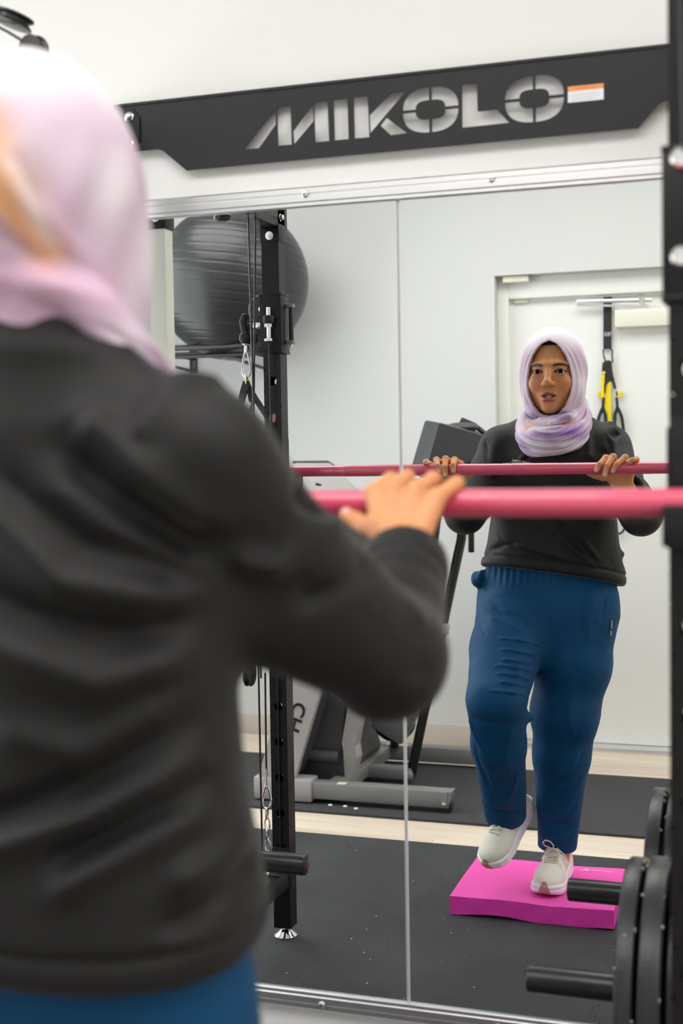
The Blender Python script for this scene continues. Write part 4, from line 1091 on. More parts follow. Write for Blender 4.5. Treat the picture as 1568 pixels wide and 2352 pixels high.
for s in (1, -1):
    H = HANDS[s]; w_ = H['wrist']
    P, o_, h_ = grid((w_[0] - .105, -1.165, 1.20), (w_[0] + .105, -.965, 1.365), .0017)
    V, Q = nets(hand_sdf(P, H), o_, h_); V = relax(V, Q, 1, .3)
    c = skin_col(V) * 1.18
    for n in ('idx', 'mid', 'ring', 'pinky', 'thumb'):
        a, b = np.array(H[n][2]), np.array(H[n][3]); dirv = (b - a) / np.linalg.norm(b - a)
        bar_c = np.array([b[0], BY, BZ]); outv = b - bar_c; outv -= dirv * (outv @ dirv); outv /= np.linalg.norm(outv) + 1e-9
        if n == 'thumb': outv = np.array([0, -.6, .8])
        nc = b + outv * .0062 - dirv * .0005
        q = V - nc; al = q @ dirv; sd = np.linalg.norm(q - np.outer(al, dirv), axis=1)
        c = mixc(c, np.clip((1 - ((al / .0066) ** 2 + (sd / .0050) ** 2)) * 5, 0, 1) * ((q @ outv) > -.004), (.66, .42, .36))
        # darker knuckle skin
        pk_ = np.array(H[n][1]); c = mixc(c, .35 * np.exp(-(np.linalg.norm(V - pk_ - np.array([0, .004, .007]), axis=1) / .006) ** 2), (.30, .13, .07))
        pk_ = np.array(H[n][2]); c = mixc(c, .40 * np.exp(-(np.linalg.norm(V - pk_ - np.array([0, .007, .003]), axis=1) / .006) ** 2), (.26, .11, .06))
    hands.append((V, Q, c))
# --- torso, arms and legs under the clothing (coarse, joined in the same mesh)
SH = {1: (-.455, -1.445, 1.362), -1: (-.786, -1.440, 1.366)}
EL = {1: (-.350, -1.262, 1.170), -1: (-.857, -1.265, 1.172)}
CU = {1: (-.373, -1.106, 1.250), -1: (-.864, -1.106, 1.252)}
def body_sdf(P):
    d = loft(P, [.86, .95, 1.08, 1.25, 1.36, 1.42], [-.63, -.63, -.622, -.62, -.62, -.62], [-1.43, -1.435, -1.437, -1.437, -1.44, -1.445], [.160, .160, .135, .135, .125, .06], [.085, .085, .085, .085, .07, .05], 2.2)
    d = np.maximum(d, np.maximum(f32(.86) - P[2], P[2] - f32(1.42)))
    d = smin(d, cone(P, (-.6175, -1.44, 1.36), (-.6175, -1.43, 1.43), .062, .056), .03)
    for s in (1, -1):
        d = smin(d, chain(P, [SH[s], EL[s], CU[s], HANDS[s]['wrist']], [.033, .028, .025, .024]), .02)
    d = smin(d, chain(P, [(-.555, -1.43, .88), (-.587, -1.385, .55), (-.619, -1.425, .16), (-.622, -1.44, .11)], [.085, .058, .042, .036]), .03)
    d = smin(d, chain(P, [(-.715, -1.42, .89), (-.742, -1.14, .645), (-.757, -1.33, .275), (-.75, -1.345, .235)], [.085, .055, .042, .036]), .03)
    return d
P, o_, h_ = grid((-.96, -1.54, .08), (-.26, -1.05, 1.45), .009)
Vb, Qb = nets(body_sdf(P), o_, h_)
Vs, Qs, Cs = [Vh], [Qh], [ch_]; off = len(Vh)
for V, Q, c in hands + [(Vb, Qb, skin_col(Vb))]:
    Vs.append(V); Qs.append(Q + off); Cs.append(c); off += len(V)
person = qmesh('person', np.concatenate(Vs), np.concatenate(Qs), M['skin'], None, np.concatenate(Cs))
origin_to(person, (-.622, -1.40, .05))
tag(person, 'woman in lilac headscarf, black sweater and blue trousers balancing on one leg, hands on barbell', 'person')
# eyes and teeth
for s in (-1, 1):
    e = B().ball((HX + s * .0335, HY + .0695, HZc - .0015), .0133, 14).build('eye', M['eye_w'], person)
    g_ = Vector((.03, 1, .0)).normalized(); cc = Vector((HX + s * .0335, HY + .0695, HZc - .0015))
    B().lathe(cc + g_ * .0118, g_, [(0, .0064), (.0009, .0058), (.0016, .0038), (.0019, 0)], 24).build('iris', M['iris'], e)
t_ = B()
for k in range(-3, 4):
    t_.box((HX + k * .0044 - .0021, HY + .0835 - abs(k) * .0012, HZc - .0765), (HX + k * .0044 + .0021, HY + .0875 - abs(k) * .0014, HZc - .0690), bev=.0008)
t_ = t_.build('teeth', M['teeth'], person); t_['kind'] = 'stuff'
B().box((HX - .018, HY + .070, HZc - .080), (HX + .018, HY + .078, HZc - .066)).build('mouth_cavity', mat('mouth_dark', (.03, .008, .007), .6), person)

# --- headscarf
OZ = np.array([-.131, -.126, -.117, -.100, -.071, -.039, -.016, .020, .046, .066, .081, .0895])
OW = np.array([.0, .018, .031, .0450, .0570, .0625, .0625, .0555, .0455, .0335, .0195, .0])
def open_d(x, z):
    """signed distance-like value of the face opening (negative inside)"""
    return np.maximum((np.abs(x) - np.interp(z, OZ, OW)) * .8, np.maximum(z - .090, -.131 - z))
def ring_d(P, c, a, b, zf, zb, th, hh, lean=0.0, skew=0.0, pw=2.3):
    X, Y, Z = P; x, y = X - f32(c[0]), Y - f32(c[1])
    q = np.sqrt((x / f32(a)) ** 2 + (y / f32(b)) ** 2) + f32(1e-6); r = np.sqrt(x * x + y * y)
    rd = r - r / q; sn = (y / f32(b)) / q
    zc = f32(zf) + f32(zb - zf) * ((1 - sn) * f32(.5)) ** f32(pw) + f32(skew) * (x / f32(a)) / q
    dz = Z - zc; rd = rd + f32(lean) * dz
    return (np.sqrt((rd / f32(th)) ** 2 + (dz / f32(hh)) ** 2) - 1) * f32(th)
RC = (-.6155, -1.400)
RINGS = [  # a, b, front z, back z, thickness, half height, lean, skew
    (.099, .106, 1.398, 1.532, .0125, .026, .05, .010), (.088, .092, 1.418, 1.545, .0100, .018, .25, -.014), (.079, .082, 1.437, 1.550, .0090, .018, .30, .012),
    (.100, .106, 1.368, 1.530, .0100, .016, -.05, -.012, 1.5), (.094, .100, 1.350, 1.524, .0090, .012, -.1, .006, 1.5)]
def hijab_sdf(P):
    X, Y, Z = P; x = X - f32(HX); y = Y - f32(HY); z = Z - f32(HZc); L = (x, y, z)
    d = ell(L, (-.003, -.016, .027), (.0925, .113, .1115))
    d = smin(d, cone(L, (0, -.016, -.01), (.003, -.004, -.115), .0925, .083), .03)
    d = smin(d, ell(L, (0, .012, -.055), (.083, .083, .085)), .03)
    op = open_d(x, z)
    d = smax(d, -np.maximum(op, f32(.0) - y), .006)
    shell = -smin(ell(L, (0, -.012, .027), (.080, .100, .102)), cone(L, (0, -.014, -.01), (0, -.004, -.16), .076, .066), .02)
    d = np.maximum(d, np.where(y > -.0, shell, f32(-1)))
    for rg in RINGS: d = smin(d, ring_d(P, RC, *rg), .0035)
    d = smin(d, cone(P, (-.607, -1.305, 1.436), (-.560, -1.318, 1.450), .007, .011), .005)
    return d
P, o_, h_ = grid((-.755, -1.56, 1.315), (-.475, -1.255, 1.725), .0020)
V, Q = nets(hijab_sdf(P).astype(f32), o_, h_); V = relax(V, Q, 1, .3); N = vnorm(V, Q)
x, y, z = V[:, 0] - HX, V[:, 1] - HY, V[:, 2] - HZc
op = open_d(x, z); head_m = np.clip((z + .13) / .04, 0, 1); frn = np.clip((y + .02) / .03, 0, 1)
disp = frn * head_m * np.clip((.075 - z) / .03, 0, 1) * .0015 * np.sin(op * 2 * PI / .011 + 3 * noise3(V, 14, 3)) * np.exp(-np.abs(op - .014) / .02)
th = np.arctan2(x, y + .02)
disp += .0020 * head_m * (1 - frn * .6) * np.sin(th * 9 + 40 * z * np.sign(x) + 2.2 * noise3(V, 16, 8)) * np.clip((.07 - z) / .08, 0, 1)
nk = np.clip((-.10 - z) / .02, 0, 1)
disp += nk * .0019 * np.sin((z + .6 * np.where(y > 0, y, y * .8)) * 2 * PI / .021 + 4.5 * noise3(V, 14, 12) + x * 22)
disp += nk * .0009 * np.sin((z + .8 * np.where(y > 0, y, y * .8)) * 2 * PI / .0105 + 5 * noise3(V, 12, 25) - x * 15)
disp += folds(V, [([(-.690, -1.43, 1.66), (-.712, -1.42, 1.585), (-.70, -1.40, 1.50)], .003, .006), ([(-.545, -1.44, 1.67), (-.524, -1.43, 1.59), (-.53, -1.42, 1.50)], .003, .006),
    ([(-.620, -1.52, 1.64), (-.580, -1.515, 1.58), (-.545, -1.47, 1.53)], .004, .010), ([(-.655, -1.52, 1.63), (-.61, -1.522, 1.565), (-.56, -1.49, 1.515)], -.004, .009), ([(-.69, -1.49, 1.62), (-.64, -1.515, 1.55), (-.59, -1.51, 1.50)], .004, .010), ([(-.62, -1.51, 1.523), (-.565, -1.48, 1.508), (-.53, -1.44, 1.485)], .005, .010)])
V = V + N * disp[:, None]
n1 = noise3(V, 26, 14, 8) * 1.6; n2 = noise3(V, 40, 22, 8) * 1.6; n3 = noise3(V, 33, 30, 8) * 1.6
c = np.tile(np.array([.58, .45, .57]), (len(V), 1))
c = mixc(c, np.clip(n1 * 1.4, 0, .75), (.50, .33, .47)); c = mixc(c, np.clip(-n1 * 1.2, 0, .8), (.72, .66, .71))
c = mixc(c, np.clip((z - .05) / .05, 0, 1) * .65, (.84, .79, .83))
c = mixc(c, np.clip(nk * (n2 + .05) * 2.2, 0, .8), (.36, .24, .50))
purple = np.exp(-(((x - .05) / .045) ** 2 + ((y - .08) / .05) ** 2 + ((z + .178) / .020) ** 2)) + np.exp(-(((x + .015) / .05) ** 2 + ((y - .10) / .04) ** 2 + ((z + .185) / .014) ** 2)) * .8
c = mixc(c, np.clip(purple * 1.6, 0, .92), (.27, .10, .48))
grey = np.exp(-(((x + .05) / .03) ** 2 + ((y - .07) / .04) ** 2 + ((z + .135) / .022) ** 2))
c = mixc(c, np.clip(grey * 1.1, 0, .7), (.28, .22, .38))
orange = np.exp(-(((x + .052) / .018) ** 2 + ((y - .08) / .03) ** 2 + ((z + .158) / .013) ** 2)) + .8 * np.exp(-(((x - .045) / .03) ** 2 + ((y - .08) / .03) ** 2 + ((z + .150) / .008) ** 2))
ob, _t = segd(V, (-.604, -1.53, 1.640), (-.582, -1.525, 1.585)); ob2, _t = segd(V, (-.582, -1.525, 1.585), (-.560, -1.51, 1.535))
orange = orange + np.exp(-(ob / .020) ** 2) + np.exp(-(ob2 / .016) ** 2)
c = mixc(c, np.clip(orange, 0, .88), (.80, .36, .12))
wb1, _t = segd(V, (-.560, -1.525, 1.615), (-.538, -1.49, 1.535)); wb2, _t = segd(V, (-.575, -1.53, 1.60), (-.548, -1.51, 1.525)); mv, _t = segd(V, (-.572, -1.53, 1.61), (-.553, -1.51, 1.555))
c = mixc(c, .75 * np.exp(-(wb2 / .010) ** 2) * (z > -.09), (.78, .74, .75)); c = mixc(c, .6 * np.exp(-(mv / .007) ** 2), (.46, .30, .40)); c = mixc(c, .5 * np.exp(-(wb1 / .008) ** 2), (.55, .40, .50))
pk2 = np.exp(-((z + .075) / .02) ** 2) * (y < -.02)
c = mixc(c, pk2 * .5, (.74, .45, .62))
hj = qmesh('headscarf', V, Q, M['hijab'], person, c)
# under-cap seen at the hairline
P, o_, h_ = grid((HX - .09, HY - .02, HZc + .03), (HX + .09, HY + .11, HZc + .12), .003)
L = (P[0] - f32(HX), P[1] - f32(HY), P[2] - f32(HZc))
d = ell(L, (0, -.010, .022), (.0755, .0965, .0945)); d = np.maximum(d, f32(.0765) - L[2] + f32(3.0) * L[0] ** 2 * 4 * 0)
V, Q = nets(np.broadcast_to(d, (L[0].shape[0], L[1].shape[1], L[2].shape[2])).astype(f32), o_, h_)
qmesh('under_cap', V, Q, M['hair'], person)

# --- sweater
def hem_z(x, y): return .976 + .20 * (y + 1.44) - .12 * (x + .62)
def sweater_sdf(P):
    X, Y, Z = P
    d = loft(P, [.90, .98, 1.02, 1.08, 1.16, 1.26, 1.34, 1.40, 1.44], [-.632, -.632, -.631, -.628, -.624, -.622, -.620, -.620, -.618], [-1.443, -1.443, -1.442, -1.437, -1.436, -1.436, -1.438, -1.444, -1.446],
             [.214, .220, .213, .197, .187, .184, .178, .150, .09], [.134, .138, .132, .122, .118, .116, .106, .080, .06], 2.15)
    d = np.maximum(d, Z - f32(1.452))
    d = smin(d, cone(P, (-.775, -1.435, 1.368), (-.466, -1.440, 1.364), .056, .052), .035)
    for s in (1, -1): d = smin(d, cone(P, (-.617 + s * .03, -1.452, 1.452), SH[s], .040, .050), .03)
    d = smin(d, cone(P, (-.617, -1.425, 1.40), (-.617, -1.432, 1.490), .100, .074), .03)
    for s in (1, -1):
        a = chain(P, [SH[s], EL[s]], [.055, .054]); b = chain(P, [EL[s], CU[s]], [.054, .0465])
        a = smin(a, cone(P, (SH[s][0] - s * .03, -1.430, 1.262), tuple(np.array(EL[s]) + (0, -.01, .004)), .052, .050), .03)
        arm = smin(a, b, .02); d = smin(d, arm, .028)
    d = smax(d, f32(hem_z(0, 0)) + f32(.20) * Y - f32(.12) * X - Z, .008)
    d = smax(d, Z - f32(1.487) - f32(.25) * (Y + f32(1.41)) * -1, .008)                      # neckline
    for s in (1, -1):                                                          # cuffs end flat with an open mouth
        e, c_ = np.array(EL[s]), np.array(CU[s]); u = (c_ - e) / np.linalg.norm(c_ - e)
        ax = (X - f32(c_[0])) * f32(u[0]) + (Y - f32(c_[1])) * f32(u[1]) + (Z - f32(c_[2])) * f32(u[2])
        near = np.sqrt((X - f32(c_[0])) ** 2 + (Y - f32(c_[1])) ** 2 + (Z - f32(c_[2])) ** 2) - f32(.075)
        d = smax(d, -np.maximum(-ax, near), .004)
        d = smax(d, -cone(P, tuple(c_ - u * .022), tuple(c_ + u * .05), .0385, .0385), .003)
    return d
P, o_, h_ = grid((-.955, -1.62, .875), (-.265, -1.06, 1.515), .0037)
V, Q = nets(sweater_sdf(P), o_, h_); V = relax(V, Q, 2, .4); N = vnorm(V, Q)
nz = noise3(V, 20, 2); back = np.clip((-1.40 - V[:, 1]) / .03, 0, 1); frt = 1 - back
lst = [([(-.535, -1.5, 1.398), (-.487, -1.5, 1.359), (-.438, -1.47, 1.32)], 0.0145, .016), ([(-.547, -1.5, 1.368), (-.495, -1.5, 1.329), (-.444, -1.47, 1.290)], -0.0174, .016),
       ([(-.62, -1.51, 1.335), (-.547, -1.51, 1.267), (-.470, -1.49, 1.252)], 0.0130, .015), ([(-.60, -1.51, 1.35), (-.532, -1.51, 1.295), (-.450, -1.48, 1.268)], -0.0130, .014),
       ([(-.68, -1.5, 1.26), (-.604, -1.51, 1.219), (-.521, -1.51, 1.189), (-.45, -1.49, 1.205)], 0.0145, .016), ([(-.66, -1.5, 1.29), (-.58, -1.51, 1.245), (-.50, -1.51, 1.225), (-.45, -1.48, 1.235)], -0.0130, .015),
       ([(-.72, -1.5, 1.00), (-.628, -1.515, 1.03), (-.533, -1.51, 1.076), (-.46, -1.48, 1.12)], 0.0145, .014), ([(-.72, -1.5, 1.03), (-.628, -1.515, 1.055), (-.54, -1.51, 1.10), (-.47, -1.48, 1.15)], -0.0130, .014),
       ([(-.72, -1.51, .975), (-.629, -1.52, .989), (-.535, -1.52, 1.023), (-.45, -1.48, 1.075)], 0.0145, .012), ([(-.72, -1.51, .99), (-.629, -1.52, 1.008), (-.535, -1.52, 1.048), (-.45, -1.48, 1.10)], -0.0145, .012),
       ([(-.70, -1.52, .955), (-.573, -1.525, .978), (-.463, -1.50, 1.025), (-.41, -1.44, 1.05)], 0.0130, .010), ([(-.62, -1.525, .955), (-.464, -1.505, .992), (-.41, -1.45, 1.025)], -0.0116, .010),
       ([(-.70, -1.52, .935), (-.573, -1.525, .950), (-.447, -1.50, .965), (-.40, -1.42, .99)], 0.0116, .010),
       ([(-.60, -1.515, 1.15), (-.53, -1.51, 1.13), (-.47, -1.49, 1.17)], 0.0087, .014),
       ([(-.474, -1.44, 1.335), (-.453, -1.43, 1.368), (-.432, -1.42, 1.400)], -0.0145, .012), ([(-.500, -1.46, 1.36), (-.475, -1.45, 1.39), (-.45, -1.43, 1.41)], 0.0101, .014),
       ([(-.470, -1.42, 1.300), (-.422, -1.40, 1.290), (-.380, -1.36, 1.300)], 0.0145, .013), ([(-.455, -1.41, 1.325), (-.41, -1.40, 1.318), (-.37, -1.36, 1.318)], -0.0145, .012), ([(-.455, -1.38, 1.262), (-.41, -1.36, 1.255), (-.355, -1.33, 1.262)], -0.0130, .012),
       ([(-.43, -1.33, 1.235), (-.393, -1.31, 1.213), (-.335, -1.29, 1.203)], 0.0130, .011), ([(-.42, -1.32, 1.205), (-.38, -1.30, 1.185), (-.335, -1.28, 1.172)], -0.0101, .010), ([(-.40, -1.26, 1.215), (-.385, -1.25, 1.185), (-.36, -1.25, 1.15)], 0.0087, .010),
       # front
       ([(-.623, -1.27, 1.148), (-.549, -1.27, 1.08), (-.469, -1.29, 1.025)], .006, .009), ([(-.60, -1.27, 1.155), (-.53, -1.27, 1.09), (-.455, -1.29, 1.035)], -.005, .009), ([(-.548, -1.27, 1.155), (-.506, -1.28, 1.099), (-.455, -1.30, 1.043)], .006, .008),
       ([(-.777, -1.30, 1.097), (-.662, -1.27, 1.07), (-.562, -1.265, 1.042)], .007, .009), ([(-.80, -1.31, 1.085), (-.70, -1.275, 1.058), (-.60, -1.265, 1.03)], -.006, .009), ([(-.81, -1.33, 1.103), (-.751, -1.30, 1.078), (-.68, -1.27, 1.045)], .006, .008),
       ([(-.84, -1.36, 1.06), (-.80, -1.31, 1.075), (-.72, -1.28, 1.09)], -.008, .009), ([(-.704, -1.29, 1.36), (-.738, -1.285, 1.328), (-.765, -1.29, 1.295)], .006, .007), ([(-.69, -1.29, 1.35), (-.724, -1.285, 1.315), (-.75, -1.29, 1.28)], -.005, .008),
       ([(-.835, -1.36, 1.405), (-.803, -1.32, 1.351), (-.79, -1.32, 1.29)], -.008, .007), ([(-.79, -1.34, 1.41), (-.775, -1.30, 1.36), (-.77, -1.29, 1.30)], .005, .010), ([(-.452, -1.35, 1.42), (-.460, -1.32, 1.359), (-.465, -1.31, 1.30)], -.007, .007), ([(-.43, -1.35, 1.415), (-.43, -1.32, 1.36), (-.42, -1.31, 1.31)], .005, .008), ([(-.49, -1.34, 1.41), (-.48, -1.30, 1.36), (-.485, -1.29, 1.30)], .005, .010),
       ([(-.46, -1.29, 1.18), (-.44, -1.31, 1.10), (-.42, -1.34, 1.03)], -.007, .008), ([(-.62, -1.275, 1.26), (-.60, -1.272, 1.20), (-.55, -1.272, 1.13)], .005, .012), ([(-.72, -1.285, 1.20), (-.66, -1.272, 1.15), (-.60, -1.27, 1.12)], .004, .012)]
hz = V[:, 2] - hem_z(V[:, 0], V[:, 1])
disp = folds(V, lst) * np.clip((hz - .022) / .035, 0, 1) + (.0022 * nz + .0012 * noise3(V, 55, 20)) * np.clip(hz / .03, 0.1, 1)
disp += -.0045 * np.exp(-((hz - .032) / .004) ** 2) * (np.abs(V[:, 0] + .62) < .26) + .002 * np.exp(-((hz - .016) / .012) ** 2)
for s in (1, -1):
    e, c_ = np.array(EL[s]), np.array(CU[s]); u = (c_ - e) / np.linalg.norm(c_ - e); al = (V - c_) @ u; rr = np.linalg.norm(V - c_ - np.outer(al, u), axis=1)
    m = (rr < .075) & (al > -.12); disp += m * (-.004 * np.exp(-((al + .042) / .004) ** 2) + .0015 * np.exp(-((al + .02) / .016) ** 2) - .002 * np.exp(-((al + .075) / .01) ** 2))
V = V + N * disp[:, None]
sw = qmesh('sweater', V, Q, M['sweater'], person)
# white stitched script on the chest: an arched line and a flatter one
random.seed(9); b = B()
def front_y(x, z):
    m = (np.abs(V[:, 0] - x) < .008) & (np.abs(V[:, 2] - z) < .008) & (V[:, 1] > -1.38)
    return V[m, 1].max() if m.any() else -1.30
STROKES = {'n': [(0, 0), (.1, 1), (.2, .2), (.45, 1), (.6, .9), (.65, 0), (.9, 0)], 'l': [(0, 0), (.35, 1.1), (.45, 2), (.3, 2.1), (.25, 1), (.4, 0), (.75, .1)],
           'e': [(0, .3), (.45, .7), (.3, 1), (.08, .6), (.3, 0), (.75, .2)], 't': [(0, .2), (.3, 2), (.25, .2), (.5, 0), (.75, .3)], 'a': [(.5, 1), (.1, .8), (.1, .1), (.45, .2), (.55, 1), (.55, .1), (.85, .1)],
           's': [(0, 0), (.4, 1), (.25, .7), (.5, .2), (.1, 0), (.8, .1)], 'h': [(0, 0), (.15, 2), (.12, 0), (.3, .9), (.5, .8), (.5, 0), (.8, .1)]}
def script(word, x0, x1, z0, slope, hgt):
    pts = []; wd = (x1 - x0) / len(word)
    for i, ch in enumerate(word):
        for px, pz in STROKES[ch]: pts.append((x0 + (i + px) * wd, z0 + slope * (i + px) * wd + pz * hgt))
    return [(p[0], float(front_y(*p)) + .0012, p[1]) for p in pts]
for args in (('hnes', -.757, -.735, 1.3155, .10, .0032), ('ltlant', -.731, -.698, 1.3185, .0, .0030), ('hanen', -.727, -.701, 1.3265, -.12, .0030), ('lttnes', -.698, -.667, 1.3205, -.10, .0030)):
    b.tube(script(*args), .00085, 5)
em = b.build('embroidery', M['lab_white'], sw); em['kind'] = 'stuff'

# --- trousers
RL = [(-.552, -1.428, .88), (-.590, -1.405, .57), (-.602, -1.415, .44), (-.621, -1.435, .150)]
LL = [(-.738, -1.412, .892), (-.744, -1.150, .650), (-.752, -1.215, .505), (-.757, -1.332, .262)]
def trouser_sdf(P):
    X, Y, Z = P
    d = loft(P, [.74, .80, .86, .93, 1.00, 1.05], [-.640] * 6, [-1.42, -1.425, -1.43, -1.433, -1.437, -1.437], [.160, .190, .210, .206, .19, .18], [.095, .113, .120, .112, .098, .09], 2.1)
    d = np.maximum(d, np.maximum(Z - f32(1.045), f32(.74) - Z))
    d = smin(d, chain(P, [RL[0], (-.566, -1.415, .72)] + RL[1:], [.108, .111, .098, .082, .058], .03), .035)
    d = smin(d, chain(P, [LL[0], (-.742, -1.29, .775), LL[1]], [.112, .104, .085], .02), .035)
    sh_ = chain(P, LL[1:], [.085, .077, .062], .02); d = smin(d, sh_, .012)
    for leg, r in ((RL, .0), (LL, .0)):
        a, c_ = np.array(leg[-2]), np.array(leg[-1]); u = (c_ - a) / np.linalg.norm(c_ - a)
        ax = (X - f32(c_[0])) * f32(u[0]) + (Y - f32(c_[1])) * f32(u[1]) + (Z - f32(c_[2])) * f32(u[2])
        near = np.sqrt((X - f32(c_[0])) ** 2 + (Y - f32(c_[1])) ** 2 + (Z - f32(c_[2])) ** 2) - f32(.10)
        d = smax(d, -np.maximum(-ax, near), .004)
        d = smax(d, -cone(P, tuple(c_ - u * .03), tuple(c_ + u * .06), .050, .052), .004)
    # bunched pocket on the left hip, fold behind the raised knee
    d = smin(d, ell(P, (-.842, -1.395, .968), (.024, .052, .026)), .015)
    d = smin(d, cone(P, (-.690, -1.19, .600), (-.662, -1.21, .592), .022, .012), .02)
    d = smin(d, cone(P, (-.815, -1.21, .632), (-.838, -1.22, .622), .018, .010), .018)
    return d
P, o_, h_ = grid((-.90, -1.56, .10), (-.37, -1.03, 1.06), .0031)
V, Q = nets(trouser_sdf(P), o_, h_); V = relax(V, Q, 2, .4); N = vnorm(V, Q)
lst = [([(-.80, -1.27, .925), (-.74, -1.24, .895), (-.68, -1.27, .85), (-.652, -1.29, .79)], -.010, .010), ([(-.83, -1.29, .90), (-.77, -1.23, .875), (-.70, -1.24, .82)], .007, .010), ([(-.82, -1.25, .86), (-.785, -1.2, .83)], -.004, .007)]
for k, (zz, yy) in enumerate(((.80, -1.22), (.775, -1.19), (.750, -1.17), (.735, -1.155), (.715, -1.135), (.695, -1.115), (.675, -1.10))):
    lst.append(([(-.740 + .008 * (k % 3), yy + .02, zz + .012), (-.695, yy + .005, zz + .006), (-.662, yy - .04, zz - .006)], .0085, .0046))
lst += [([(-.46, -1.30, .95), (-.49, -1.285, .87), (-.49, -1.29, .80)], .004, .010), ([(-.50, -1.275, .97), (-.52, -1.272, .90), (-.52, -1.28, .82)], -.004, .010), ([(-.43, -1.33, .93), (-.455, -1.32, .86)], -.004, .007),
        ([(-.55, -1.29, .66), (-.56, -1.295, .57), (-.53, -1.30, .50)], .005, .012), ([(-.53, -1.31, .52), (-.56, -1.31, .47), (-.60, -1.315, .43)], -.006, .010), ([(-.525, -1.325, .47), (-.555, -1.32, .42), (-.60, -1.325, .385)], .006, .009), ([(-.54, -1.34, .40), (-.57, -1.335, .365), (-.615, -1.34, .34)], .005, .009), ([(-.555, -1.36, .32), (-.585, -1.355, .28), (-.64, -1.36, .26)], .005, .009), ([(-.665, -1.37, .26), (-.62, -1.36, .245), (-.575, -1.38, .24)], -.005, .008), ([(-.57, -1.37, .205), (-.615, -1.365, .19), (-.665, -1.38, .19)], .005, .008),
        ([(-.82, -1.12, .60), (-.80, -1.13, .55), (-.77, -1.15, .50)], .006, .010), ([(-.80, -1.10, .615), (-.74, -1.075, .60), (-.69, -1.11, .60)], -.006, .011), ([(-.70, -1.12, .575), (-.72, -1.14, .50), (-.715, -1.18, .43)], .005, .010), ([(-.80, -1.15, .52), (-.79, -1.18, .45), (-.77, -1.22, .38)], -.005, .010), ([(-.70, -1.20, .42), (-.72, -1.22, .36), (-.76, -1.24, .32)], .005, .009), ([(-.81, -1.25, .33), (-.76, -1.24, .305), (-.71, -1.27, .30)], -.005, .008), ([(-.81, -1.28, .285), (-.76, -1.27, .27), (-.71, -1.29, .28)], .005, .008),
        ([(-.63, -1.27, .90), (-.637, -1.27, .83), (-.645, -1.28, .77)], -.004, .007)]
disp = folds(V, lst) + .0016 * noise3(V, 26, 5) + .0010 * noise3(V, 70, 15)
top = np.clip((V[:, 2] - .95) / .03, 0, 1); disp += top * .0020 * np.sin(V[:, 0] * 2 * PI / .021 + 2 * noise3(V, 20, 9))
V = V + N * disp[:, None]
tr = qmesh('trousers', V, Q, M['trouser'], person)
fy = V[(np.abs(V[:, 0] + .445) < .006) & (np.abs(V[:, 2] - .835) < .012), 1].max()
b = B()
for z0, z1, dx in ((.833, .857, 0), (.812, .826, -.002)): b.prism([(-.4475 + dx, z0), (-.4435 + dx, z0), (-.4435 + dx, z1), (-.4475 + dx, z1)], lambda a, c_, h: (a, fy + h + (a + .4455) * -.6, c_), -.002, .0022)
b.build('reflective_mark', mat('grey_reflective', (.30, .27, .30), .4), tr)

# --- shoes
SW_Y = [-.082, -.076, -.05, 0, .05, .10, .14, .165, .180, .1865]
SW_W = [.014, .027, .0375, .0380, .0415, .0500, .0500, .0405, .024, .009]
def sole_sdf(P, grow=0.0):
    X, Y, Z = P
    wv = np.interp(Y, SW_Y, SW_W).astype(f32) + f32(grow)
    zb = np.interp(Y, [-.085, -.06, 0, .10, .15, .19], [.010, .001, 0, 0, .006, .020]).astype(f32) - f32(grow)
    zt = np.interp(Y, [-.085, -.03, .05, .12, .19], [.058, .050, .040, .036, .042]).astype(f32) + f32(grow)
    side = np.abs(X) - wv
    d = smax(side, np.maximum(f32(-.083 - grow) - Y, Y - f32(.188 + grow)), .012)
    return smax(smax(d, zb - Z, .012), Z - zt, .008)
def upper_sdf(P):
    X, Y, Z = P
    d = ell(P, (0, .112, .042), (.0465, .070, .036))
    d = smin(d, cone(P, (0, .095, .050), (0, .030, .074), .0345, .0345), .02)
    d = smin(d, cone(P, (0, -.040, .050), (0, -.022, .105), .0335, .0370), .02)
    d = smin(d, cone(P, (0, .03, .045), (0, -.04, .045), .0345, .0335), .02)
    d = smin(d, cone(P, (0, .050, .094), (0, .028, .124), .022, .020), .012)
    d = smax(d, Z - f32(.116) + f32(.18) * (Y - f32(.02)) * -1, .006)
    d = smax(d, f32(.018) - Z, .004)
    d = smax(d, -cone(P, (0, -.012, .095), (0, -.008, .16), .026, .030), .005)
    return d
P, o_, h_ = grid((-.056, -.095, -.010), (.056, .20, .135), .0021)
SHV, SHQ = nets(np.broadcast_to(upper_sdf(P), (P[0].shape[0], P[1].shape[1], P[2].shape[2])).astype(f32), o_, h_); SHV = relax(SHV, SHQ, 1, .4)
SOV, SOQ = nets(np.broadcast_to(sole_sdf(P), (P[0].shape[0], P[1].shape[1], P[2].shape[2])).astype(f32), o_, h_); SOV = relax(SOV, SOQ, 1, .4)
so_n = vnorm(SOV, SOQ); SOV = SOV + so_n * (-.0016 * np.exp(-((SOV[:, 2] - .024 - .05 * SOV[:, 1] ** 2 * 10 * .3) / .0022) ** 2) * (np.abs(so_n[:, 2]) < .6))[:, None]
tp = np.maximum(sole_sdf(P, .0014), np.maximum(np.maximum(f32(.158) - P[1], np.abs(P[0]) - (f32(.026) - f32(.42) * (P[2] - f32(.004)))), f32(.003) - P[2]))
tp = np.maximum(tp, P[2] - f32(.047)); tp2 = np.maximum(upper_sdf(P) - f32(.0012), np.maximum(np.maximum(f32(.150) - P[1], np.abs(P[0]) - (f32(.026) - f32(.42) * (P[2] - f32(.004)))), np.maximum(f32(.02) - P[2], P[2] - f32(.052))))
tp = np.minimum(tp, tp2)
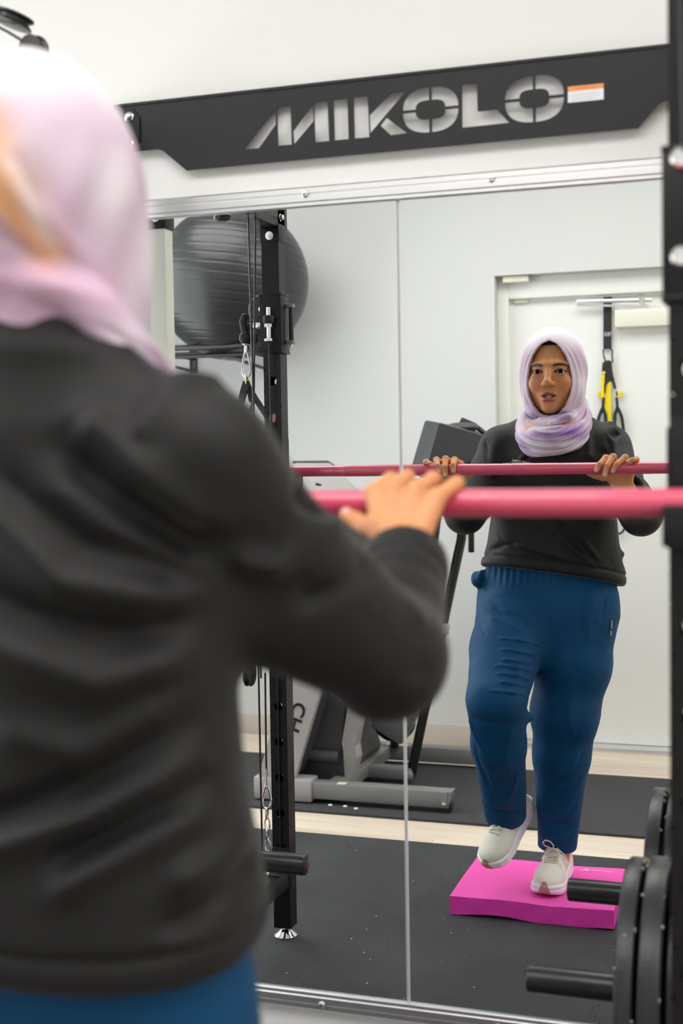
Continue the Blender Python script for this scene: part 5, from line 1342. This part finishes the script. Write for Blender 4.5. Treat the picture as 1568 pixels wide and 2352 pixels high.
TPV, TPQ = nets(np.broadcast_to(tp, (P[0].shape[0], P[1].shape[1], P[2].shape[2])).astype(f32), o_, h_); TPV = relax(TPV, TPQ, 1, .4)
c = np.tile(np.array([.88, .85, .76]), (len(SHV), 1))
c = mixc(c, np.clip((.045 - SHV[:, 1]) / .05, 0, 1) * np.clip((SHV[:, 2] - .05) / .03, 0, 1) * .55, (.80, .60, .57))
c = mixc(c, .25 * (np.abs(SHV[:, 0]) > .030) * np.exp(-((SHV[:, 1] - .03) / .035) ** 2), (.62, .40, .36))
perf = ((np.sin(SHV[:, 0] * 2 * PI / .007) > .55) & (np.sin(SHV[:, 1] * 2 * PI / .008) > .5) & (SHV[:, 1] > .085) & (SHV[:, 1] < .150) & (np.abs(SHV[:, 0]) < .032) & (SHV[:, 2] > .045))
c = mixc(c, perf * .35, (.40, .38, .34))
def inst(y, x):
    """height of the upper's surface at (x, y)"""
    m = (np.abs(SHV[:, 0] - x) < .0045) & (np.abs(SHV[:, 1] - y) < .0045)
    return float(SHV[m, 2].max()) if m.any() else .06
def make_shoe(R, o, side, bow):
    o = np.array(o)
    T_ = lambda v: np.asarray(v) @ R.T + o
    up_o = qmesh('shoe', T_(SHV), SHQ, M['shoe_up'], person, c)
    qmesh('sole', T_(SOV), SOQ, M['shoe_sole'], up_o); qmesh('toe_bumper', T_(TPV), TPQ, M['shoe_toe'], up_o)
    rows = [.106, .094, .082, .070, .058, .046]
    for k, y0 in enumerate(rows):
        wv = .0185 + .002 * k * .5
        for sgn in ((1,) if k == 0 else (1, -1)):
            pts = []
            for t in np.linspace(-1, 1, 13):
                x = wv * t; yy = y0 + (sgn * .006 * t if k else 0)
                pts.append(T_((x, yy, inst(yy, x) + .0012)))
            B().tube(pts, .0021, 6).build('lace', M['lace'], up_o)
    if bow:
        ctr = np.array((0.002, .070, inst(.070, 0) + .007))
        def lp(pp, r=.0021): B().tube([T_(ctr + np.array(p)) for p in pp], r, 7).build('lace', M['lace'], up_o)
        lp([(0, 0, 0), (-.010, .006, .004), (-.024, .012, .012), (-.027, .016, .022), (-.018, .018, .030), (-.004, .016, .026), (.004, .008, .012), (0, 0, 0)])
        lp([(0, 0, 0), (.012, .010, .000), (.026, .020, -.010), (.036, .026, -.022), (.042, .022, -.024), (.036, .012, -.010), (.018, .006, .001), (0, 0, 0)])
        lp([(0, 0, 0), (-.012, .014, -.004), (-.022, .030, -.014), (-.026, .040, -.022)], .0019)
        lp([(0, 0, 0), (.016, .014, -.002), (.034, .026, -.018), (.048, .034, -.040)], .0019)
        B().ball(tuple(T_(ctr)), .0042, 6).build('lace', M['lace'], up_o)
    return up_o
def frame(f_, u_):
    f_ = np.array(f_, float); f_ /= np.linalg.norm(f_); u_ = np.array(u_, float); u_ -= f_ * (u_ @ f_); u_ /= np.linalg.norm(u_); r_ = np.cross(f_, u_)
    return np.stack([r_, f_, u_], 1)
make_shoe(frame((-.06, 1, -.015), (0, 0, 1)), (-.620, -1.440, .0505), 1, True)
make_shoe(frame((-.33, .76, -.56), (-.10, .56, .82)), (-.733, -1.385, .222), -1, False)
